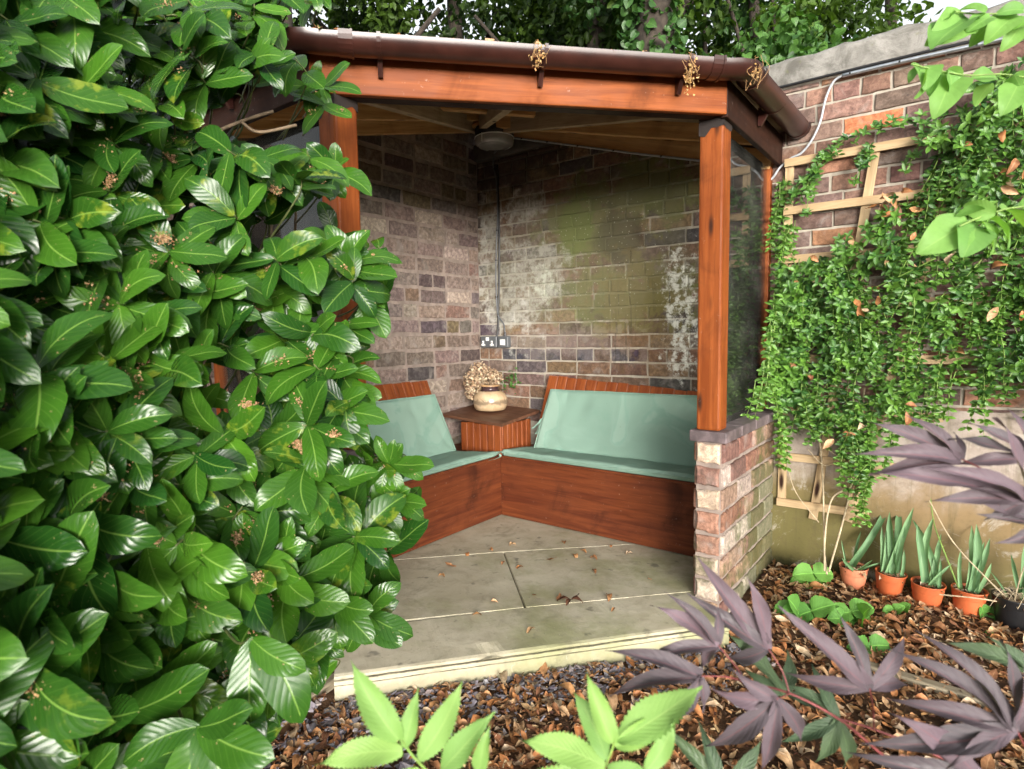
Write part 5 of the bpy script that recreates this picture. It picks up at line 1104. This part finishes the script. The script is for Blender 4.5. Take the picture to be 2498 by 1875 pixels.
palmate('maple_branch', 'purple Japanese maple spray in the bottom right corner, over the leaf litter', [
    ((1879, 1487), 0.80, [(1712, 1307), (1822, 1325), (1959, 1364), (1975, 1474), (1699, 1454), (1760, 1370)], 0), ((2196, 1577), 0.72, [(2039, 1354), (1979, 1384), (1939, 1494), (1869, 1594), (2049, 1660), (2170, 1384), (2250, 1420)], 0),
    ((2130, 1690), 0.74, [(1925, 1540), (1860, 1620), (2010, 1600)], 0), ((2230, 1450), 0.78, [(2050, 1380), (2160, 1375), (2240, 1350)], 1)],
    [([(1879, 1487, 0.80), (1886, 1530, 0.82), (1888, 1575, 0.85)], 0.0012), ([(1809, 1551, 0.85), (1888, 1575, 0.85), (2010, 1625, 0.85), (2200, 1720, 0.85)], 0.002), ([(2196, 1577, 0.72), (2230, 1640, 0.74), (2290, 1730, 0.76)], 0.0015)])
palmate('maple_branch', 'purple Japanese maple spray entering from the right edge above the plant pots', [
    ((2078, 992), 0.86, [(1889, 903), (1988, 887), (1886, 957), (1900, 1000), (2068, 930)], 0), ((2225, 1080), 0.80, [(1895, 1002), (2014, 1074), (2050, 985), (2126, 1124), (2160, 900)], 0), ((2225, 990), 0.84, [(2055, 944), (2107, 905), (2167, 920), (2060, 1000), (2210, 880)], 0), ((2260, 1130), 0.82, [(2130, 1100), (2160, 1170), (2080, 1075)], 0)],
    [([(2078, 992, 0.86), (2120, 1012, 0.86), (2190, 1060, 0.84), (2300, 1110, 0.82)], 0.0015), ([(2225, 990, 0.84), (2290, 1020, 0.83)], 0.0012)])

# ------------------------------------------------------------------ fresh pinnate leaves at the bottom edge
def serr_half(v): return 0.175*math.sin(math.pi*min(1, v**0.8*0.9+0.08))**1.1*(1 if v < 0.8 else max(0.05, (1-v)/0.2)) + 0.002
FT_ = [leaf_tpl(serr_half, 40, f, c, 0.03, 4, 0.5, 0.30, 20, s_) for f, c, s_ in ((0.25, 0.1, 0.3), (0.45, 0.3, -0.5), (0.15, -0.1, 0.6))]
def pinnate(name, label, dep, lf, rachis):
    c0 = at(*rachis[-1], dep); t = thing(name, tuple(c0), label, 'shrub'); P, D, Nn, L, C = [], [], [], [], []
    for (bx, by), (tx, ty) in lf:
        b_ = at(bx, by, dep); e = at(tx, ty, dep+rng.uniform(-0.01, 0.05)); P.append(b_); D.append(e-b_); L.append(np.linalg.norm(e-b_)); Nn.append(unit(-fw*0.75+np.array([0, 0, 0.6])+rng.normal(size=3)*0.14)); C.append((rng.random(), 0, rng.random()))
    mb = MB(); put_leaves(mb, FT_, P, D, Nn, np.array(L), C, W=np.full(len(P), 1.0)); mb.build('leaflets', M['fresh'], t, True)
    mb = MB(); mb.add(*tube(spline([tuple(at(x, y, dep)) for x, y in rachis], 6), 0.0013, 6)); mb.build('leaf_stalk', M['greenstem'], t)
pinnate('pinnate_shrub', 'pale fresh green toothed leaf spray at the bottom edge, nearest the laurel', 0.66, [((862, 1600), (763, 1433)), ((872, 1615), (899, 1490)), ((870, 1622), (682, 1654)), ((905, 1641), (999, 1471)), ((952, 1665), (1059, 1538)), ((1035, 1672), (1056, 1577)), ((900, 1660), (800, 1760))], [(868, 1598), (890, 1630), (925, 1668), (970, 1720)])
pinnate('pinnate_shrub', 'yellow green toothed leaf spray at the bottom edge, beside the purple maple', 0.66, [((1324, 1606), (1276, 1458)), ((1311, 1640), (1236, 1490)), ((1334, 1603), (1519, 1471)), ((1330, 1612), (1455, 1555)), ((1305, 1654), (1120, 1600)), ((1312, 1658), (1446, 1700)), ((1395, 1668), (1458, 1551)), ((1290, 1690), (1090, 1700))], [(1328, 1600), (1318, 1630), (1300, 1670), (1280, 1730)])

# ------------------------------------------------------------------ leafy twigs hanging in from the upper right
OV = [leaf_tpl(lambda v: 0.34*math.sin(math.pi*min(1, v**0.8*0.93+0.05))**0.8+0.002, 14, 0.25, c, 0.03, 4, 0.5, 0.08, 16) for c in (0.15, 0.4)]
def spray(label, dep, lf, stem):
    t = thing('leafy_twig', tuple(at(*stem[-1], dep)), label, 'twig'); P, D, Nn, L, C = [], [], [], [], []
    for bx, by, tx, ty in lf:
        b_ = at(bx, by, dep+rng.uniform(-0.02, 0.03)); e = at(tx, ty, dep+rng.uniform(-0.04, 0.05)); P.append(b_); D.append(e-b_); L.append(np.linalg.norm(e-b_)); Nn.append(unit(-fw*0.6+np.array([0, 0, 0.6])+rng.normal(size=3)*0.35)); C.append((rng.random(), 0, rng.random()))
    mb = MB(); put_leaves(mb, OV, P, D, Nn, np.array(L), C); mb.build('leaves', M['soft'], t, True)
    mb = MB(); P = spline([tuple(at(x, y, dep)) for x, y in stem], 6); mb.add(*tube(P, 0.0018, 6)); mb.build('twig', M['greenstem'], t)
spray('soft green oval-leaved twig crossing the stone coping in the top right corner', 1.35, [(2063, 25, 2015, 80), (2086, 42, 2030, 72), (2095, 40, 2018, 85), (2140, 34, 2092, 62), (2150, 40, 2098, 92), (2200, 30, 2140, 70), (2212, 20, 2160, 20), (2210, 50, 2175, 95), (2130, 24, 2065, 12), (2240, 40, 2190, 60)], [(2060, 24), (2110, 30), (2170, 28), (2260, 22)])
spray('soft green oval-leaved twig hanging in front of the bricks below the conduit', 1.35, [(1985, 145, 1960, 175), (1990, 140, 2012, 168), (2000, 150, 1985, 212), (2030, 160, 2005, 205), (2045, 150, 2075, 175), (2060, 160, 2030, 228), (2100, 168, 2165, 160), (2140, 180, 2105, 225), (2190, 160, 2212, 200), (2200, 180, 2170, 240), (2215, 190, 2230, 250), (2050, 150, 2062, 212)], [(1970, 138), (2020, 150), (2090, 162), (2170, 160), (2260, 175)])
spray('large soft green leaves on a twig reaching in from the right edge over the climber', 1.10, [(2092, 480, 1990, 540), (2110, 486, 2088, 545), (2122, 478, 2162, 540), (2128, 450, 2050, 476), (2150, 462, 2080, 442), (2172, 452, 2235, 492), (2200, 446, 2250, 430), (2140, 470, 2200, 520)], [(2072, 488), (2120, 468), (2180, 450), (2270, 440)])

# ------------------------------------------------------------------ trees beyond the wall
TL = [leaf_tpl(lambda v: 0.30*math.sin(math.pi*min(1, v*0.94+0.05))**0.8+0.004, 3, 0.4, c, 0.05, 2) for c in (0.2, 0.5, -0.2)]
IV = [leaf_tpl(lambda v: (0.50 if v < 0.35 else 0.50*(1-(v-0.35)/0.65)**0.8)*(0.6+v if v < 0.4 else 1)+0.004, 4, 0.3, c, 0.06, 2) for c in (0.2, -0.1)]
def wxy(px, dep):   # a spot beyond the wall: picture column and distance
    p = at(px, 830, dep); return np.array([p[0], p[1], 0.0])
def clump_crown(mb, clumps, n, L, mat_tone, tp=TL):
    C_ = np.array([c for c, r in clumps]); r_ = np.array([r for c, r in clumps]); k = rng.choice(len(clumps), n, p=r_**2/np.sum(r_**2)); d = unit(rng.normal(size=(n, 3))); rad = rng.uniform(0.25, 1.0, (n, 1))**0.5
    P = C_[k] + d*rad*r_[k][:, None]*np.array([1, 1, 0.75]); lo, hi = mat_tone; tone = np.clip(np.repeat(rng.uniform(lo, hi, len(clumps))[:, None], 1, 1)[k, 0] + rng.normal(size=n)*0.15, 0, 1)
    put_leaves(mb, tp, P, rng.normal(size=(n, 3))+np.array([0, 0, -0.6]), d+np.array([0, 0, 0.9])+rng.normal(size=(n, 3))*0.6, L*rng.uniform(0.6, 1.2, n), np.c_[tone, rng.random(n), rng.random(n)])
def tree(label, px, dep, trunk, limbs, clumps, n, L, tone=(0.2, 0.9), name='tree', lmat='treeleaf', tp=None):
    o = wxy(px, dep); o[2] = GZ; t = thing(name, tuple(o), label, 'tree'); mb = MB(); P = spline([tuple(o+np.array(q)) for q in trunk[0]], 6); mb.add(*tube(P, np.linspace(trunk[1], trunk[2], len(P)), 10)); mb.build('trunk', M['bark'], t, True)
    mb = MB()
    for pts_, r in limbs: P = spline([tuple(o+rt*q[0]+np.array([0, 0, q[2]])+fw*q[1]) for q in pts_], 6); mb.add(*tube(P, np.linspace(r, r*0.4, len(P)), 7))
    if limbs: mb.build('limbs', M['bark'], t, True)
    mb = MB(); clump_crown(mb, [(o+rt*c[0]+fw*c[1]+np.array([0, 0, c[2]]), c[3]) for c in clumps], n, L, tone, tp or TL); mb.build('crown', M[lmat], t, True)
def cloud(n, x0, x1, d0, d1, z0, z1, r0_, r1_): return [(rng.uniform(x0, x1), rng.uniform(d0, d1), rng.uniform(z0, z1), rng.uniform(r0_, r1_)) for _ in range(n)]
tree('dark leafy tree behind the laurel and the left end of the gutter', 640, 7.5, (((0, 0, 0), (0.1, 0, 2.5), (0, 0, 5.5), (0.2, 0, 8)), 0.22, 0.12), [([(0.02, 0, 3.4), (0.9, 0.2, 4.3), (1.9, 0.2, 5.4)], 0.07), ([(0, 0, 3.2), (-0.9, 0, 4.6), (-1.6, 0.4, 5.6)], 0.08)], cloud(26, -2.6, 1.6, -1.0, 1.5, 3.4, 7.0, 0.4, 0.85), 9000, 0.13, (0.0, 0.35))
tree('slender tree with forked dark limbs above the middle of the gutter', 1010, 9.0, (((0, 0, 0), (0.1, 0, 3), (-0.1, 0, 6), (0.1, 0, 8.5)), 0.16, 0.08), [([(0, 0, 3.6), (0.9, 0, 4.9), (2.0, 0.3, 6.4)], 0.09), ([(0.1, 0, 4.2), (-1.1, 0, 5.0), (-2.2, 0, 6.0)], 0.07), ([(0.6, 0, 4.5), (1.7, 0, 5.0), (2.6, 0, 5.0)], 0.05), ([(0, 0, 4.4), (0.3, 0, 5.4), (1.0, 0, 7.0)], 0.05)], cloud(44, -2.4, 2.8, -1.2, 2.4, 4.0, 7.2, 0.35, 0.75), 13000, 0.12, (0.1, 0.7))
tree('bare-limbed tree leaning left of the ivy-clad trunk', 1250, 8.0, (((0, 0, 0), (0.05, 0, 2.8), (0.25, 0, 4.8), (0.6, 0, 7)), 0.14, 0.09), [([(0.05, 0, 3.4), (0.45, 0, 4.3), (0.7, 0, 5.8)], 0.085), ([(0.25, 0, 3.9), (0.42, 0, 4.55), (1.1, 0, 5.05), (1.6, 0, 5.8)], 0.05), ([(0.0, 0, 3.8), (-0.6, 0, 4.6), (-1.3, 0, 5.4)], 0.05)], cloud(26, -1.8, 1.8, 0.5, 3.5, 4.0, 6.6, 0.3, 0.7), 6500, 0.12, (0.4, 1.0))
tree('stout ivy-clad tree trunk standing behind the right half of the gutter', 1405, 6.8, (((0, 0, 0), (0, 0, 2.5), (0.03, 0, 4.5), (0, 0, 8)), 0.26, 0.20), [([(-0.1, 0, 3.75), (-0.5, -0.1, 3.82), (-0.95, -0.1, 3.88)], 0.09), ([(0.1, 0, 4.6), (0.9, 0.2, 5.6), (1.8, 0.2, 6.6)], 0.08)], [(0.26*math.cos(a)*rng.uniform(0.7, 1.2), 0.26*math.sin(a), z, 0.20) for z in np.arange(2.6, 6.2, 0.2) for a in (0.3, 1.9, 3.5, 5.0)] + cloud(10, -1.2, 1.6, -0.5, 1.2, 5.3, 7.2, 0.4, 0.8), 5200, 0.10, (0.0, 0.3), 'ivy_clad_tree', 'ivy', IV)
tree('light green leafy tree with slanting stems above the wall', 1640, 7.2, (((0, 0, 0), (0.0, 0, 2.5), (-0.1, 0, 4.5), (-0.3, 0, 7)), 0.09, 0.05), [([(0.1, -0.5, 2.9), (-0.25, -0.4, 3.9), (-0.7, -0.4, 5.2)], 0.04), ([(0.2, -0.4, 2.9), (-0.02, -0.4, 4.0), (-0.15, -0.4, 5.4)], 0.035), ([(-0.6, 0.2, 2.9), (-0.65, 0.2, 5.2)], 0.05)], cloud(34, -1.9, 1.5, -1.0, 1.6, 2.9, 6.2, 0.3, 0.62), 8500, 0.11, (0.25, 1.0))
tree('bright yellow green tree further back above the right part of the wall', 1880, 10.0, (((0, 0, 0), (0.0, 0, 3), (0.1, 0, 6), (0, 0, 8)), 0.13, 0.07), [([(0, 0, 3.2), (0.6, 0, 4.2), (1.0, 0, 5.2)], 0.05)], cloud(26, -2.4, 0.9, -1.0, 2.0, 3.4, 7.0, 0.4, 0.8), 6000, 0.14, (0.6, 1.0))
iv = thing('ivy_mass', tuple(wxy(1850, 5.2)+np.array([0, 0, 2.6])), 'bank of ivy and brambles spilling over the back of the coping', 'ivy'); mb = MB(); cl_ = []
for i in range(70):
    x = rng.uniform(1.35, 4.6); cl_.append((np.array([x, rng.uniform(0.45, 1.0), 2.55 + rng.uniform(-0.1, 0.30)*(1.25 if x < 2.7 else 0.55)]), rng.uniform(0.12, 0.24)))
for i in range(22): cl_.append((np.array([rng.uniform(0.9, 2.4), rng.uniform(0.7, 1.4), rng.uniform(2.75, 3.25)]), rng.uniform(0.15, 0.3)))
clump_crown(mb, cl_, 5600, 0.062, (0.1, 0.9), IV); mb.build('foliage', M['ivy'], iv, True)
# far wood seen as one mass between the trunks
mb = MB(); cl_ = []
for i in range(170):
    px = rng.uniform(350, 2300) if i % 3 else rng.uniform(600, 1250); d_ = rng.uniform(14, 20); q = wxy(px, d_); cl_.append((q+np.array([0, 0, rng.uniform(2.5, 9.0 if px < 1750 else 6.0)]), rng.uniform(0.7, 1.5)))
clump_crown(mb, cl_, 36000, 0.22, (0.1, 0.8)); tag(mb.build('far_trees', M['treeleaf'], None, True), 'far leafy wood showing between the nearer trunks', 'wood', kind='stuff')
# dry blossom clumps caught on the gutter
for lab, t_, n in (('tan blossom clump hanging from the middle gutter bracket', 0.50, 70), ('long tan catkin clump dangling from the gutter bracket near the right corner', 0.865, 120), ('tan blossom tuft on the gutter elbow above the right post', 1.03, 50)):
    q = mid(t_); c = np.array([q[0], q[1], GZc-0.035]) + nF*0.045; mb = MB(); P = c + rng.normal(size=(n, 3))*np.array([0.012, 0.012, 0.022]) - np.array([0, 0, 1])*(rng.random((n, 1))**2*0.07 if n > 100 else 0)
    put_leaves(mb, [bit], P, rng.normal(size=(n, 3)), rng.normal(size=(n, 3)), rng.uniform(0.006, 0.012, n), [pick([(0.45, 0.28, 0.10), (0.38, 0.20, 0.08), (0.52, 0.36, 0.16)]) for _ in range(n)])
    for k in range(16):
        a = c + rng.normal(size=3)*0.014 + np.array([0, 0, 0.03]); mb.add(*tube(spline([tuple(a), tuple(a+rng.normal(size=3)*0.014-np.array([0, 0, 0.02])), tuple(a+rng.normal(size=3)*0.02-np.array([0, 0, rng.uniform(0.03, 0.075)]))], 4), 0.0009, 4), 0, (0.36, 0.22, 0.10))
    o = mb.build('blossom_clump', M['bits'], None); tag(o, lab, 'blossom')
# debris along the top of the gutter
mb = MB(); n = 260; tt_ = rng.uniform(0.02, 1.0, n); P = np.array([(*(mid(t) + nm*rng.uniform(-0.05, 0.045)), GZc-0.012+rng.random()*0.016) for t in tt_])
put_leaves(mb, [bit]+DT, P, rng.normal(size=(n, 3))*np.array([1, 1, 0.4]), np.array([0, 0, 1])+rng.normal(size=(n, 3))*0.6, rng.uniform(0.012, 0.036, n), [pick(LIT) for _ in range(n)])
tag(mb.build('gutter_debris', M['litter'], None), 'brown leaf debris filling the gutter', 'debris', kind='stuff')
# small green fern rooted in the wall joint behind the jar
fn = thing('fern', (0.42, -0.02, 0.80), 'small dark green fern growing from the wall joint behind the jar', 'fern'); n = 60
mb = MB(); P = np.array([0.335, -0.03, 0.90]) + rng.normal(size=(n, 3))*np.array([0.035, 0.012, 0.045]); put_leaves(mb, CT, P, rng.normal(size=(n, 3))+np.array([0.3, -0.6, 0.2]), np.array([0, -1, 0.4])+rng.normal(size=(n, 3))*0.4, rng.uniform(0.018, 0.035, n), np.c_[rng.uniform(0, 0.4, n), rng.random((n, 2))]); mb.build('fronds', M['climber'], fn, True)

# repeats share a group
GROUPS = {'iris': 'irises in the pots', 'maple_branch': 'purple maple sprays in the foreground', 'strawberry_plant': 'strawberry plants in the border', 'seedling': 'seedlings in the mulch', 'pinnate_shrub': 'fresh leaf sprays at the bottom edge', 'leafy_twig': 'leafy twigs on the right', 'tree': 'trees beyond the wall', 'back_cushion': 'cushions on the bench', 'seat_cushion': 'cushions on the bench', 'blossom_clump': 'blossom caught on the gutter', 'timber_edging': 'timber edging', 'low_brick_wall': 'low walls of the shelter'}
for o in list(COL.objects):
    if o.parent is None and o.get('category'):
        k = o.name.split('.')[0]
        if k in GROUPS: o['group'] = GROUPS[k]
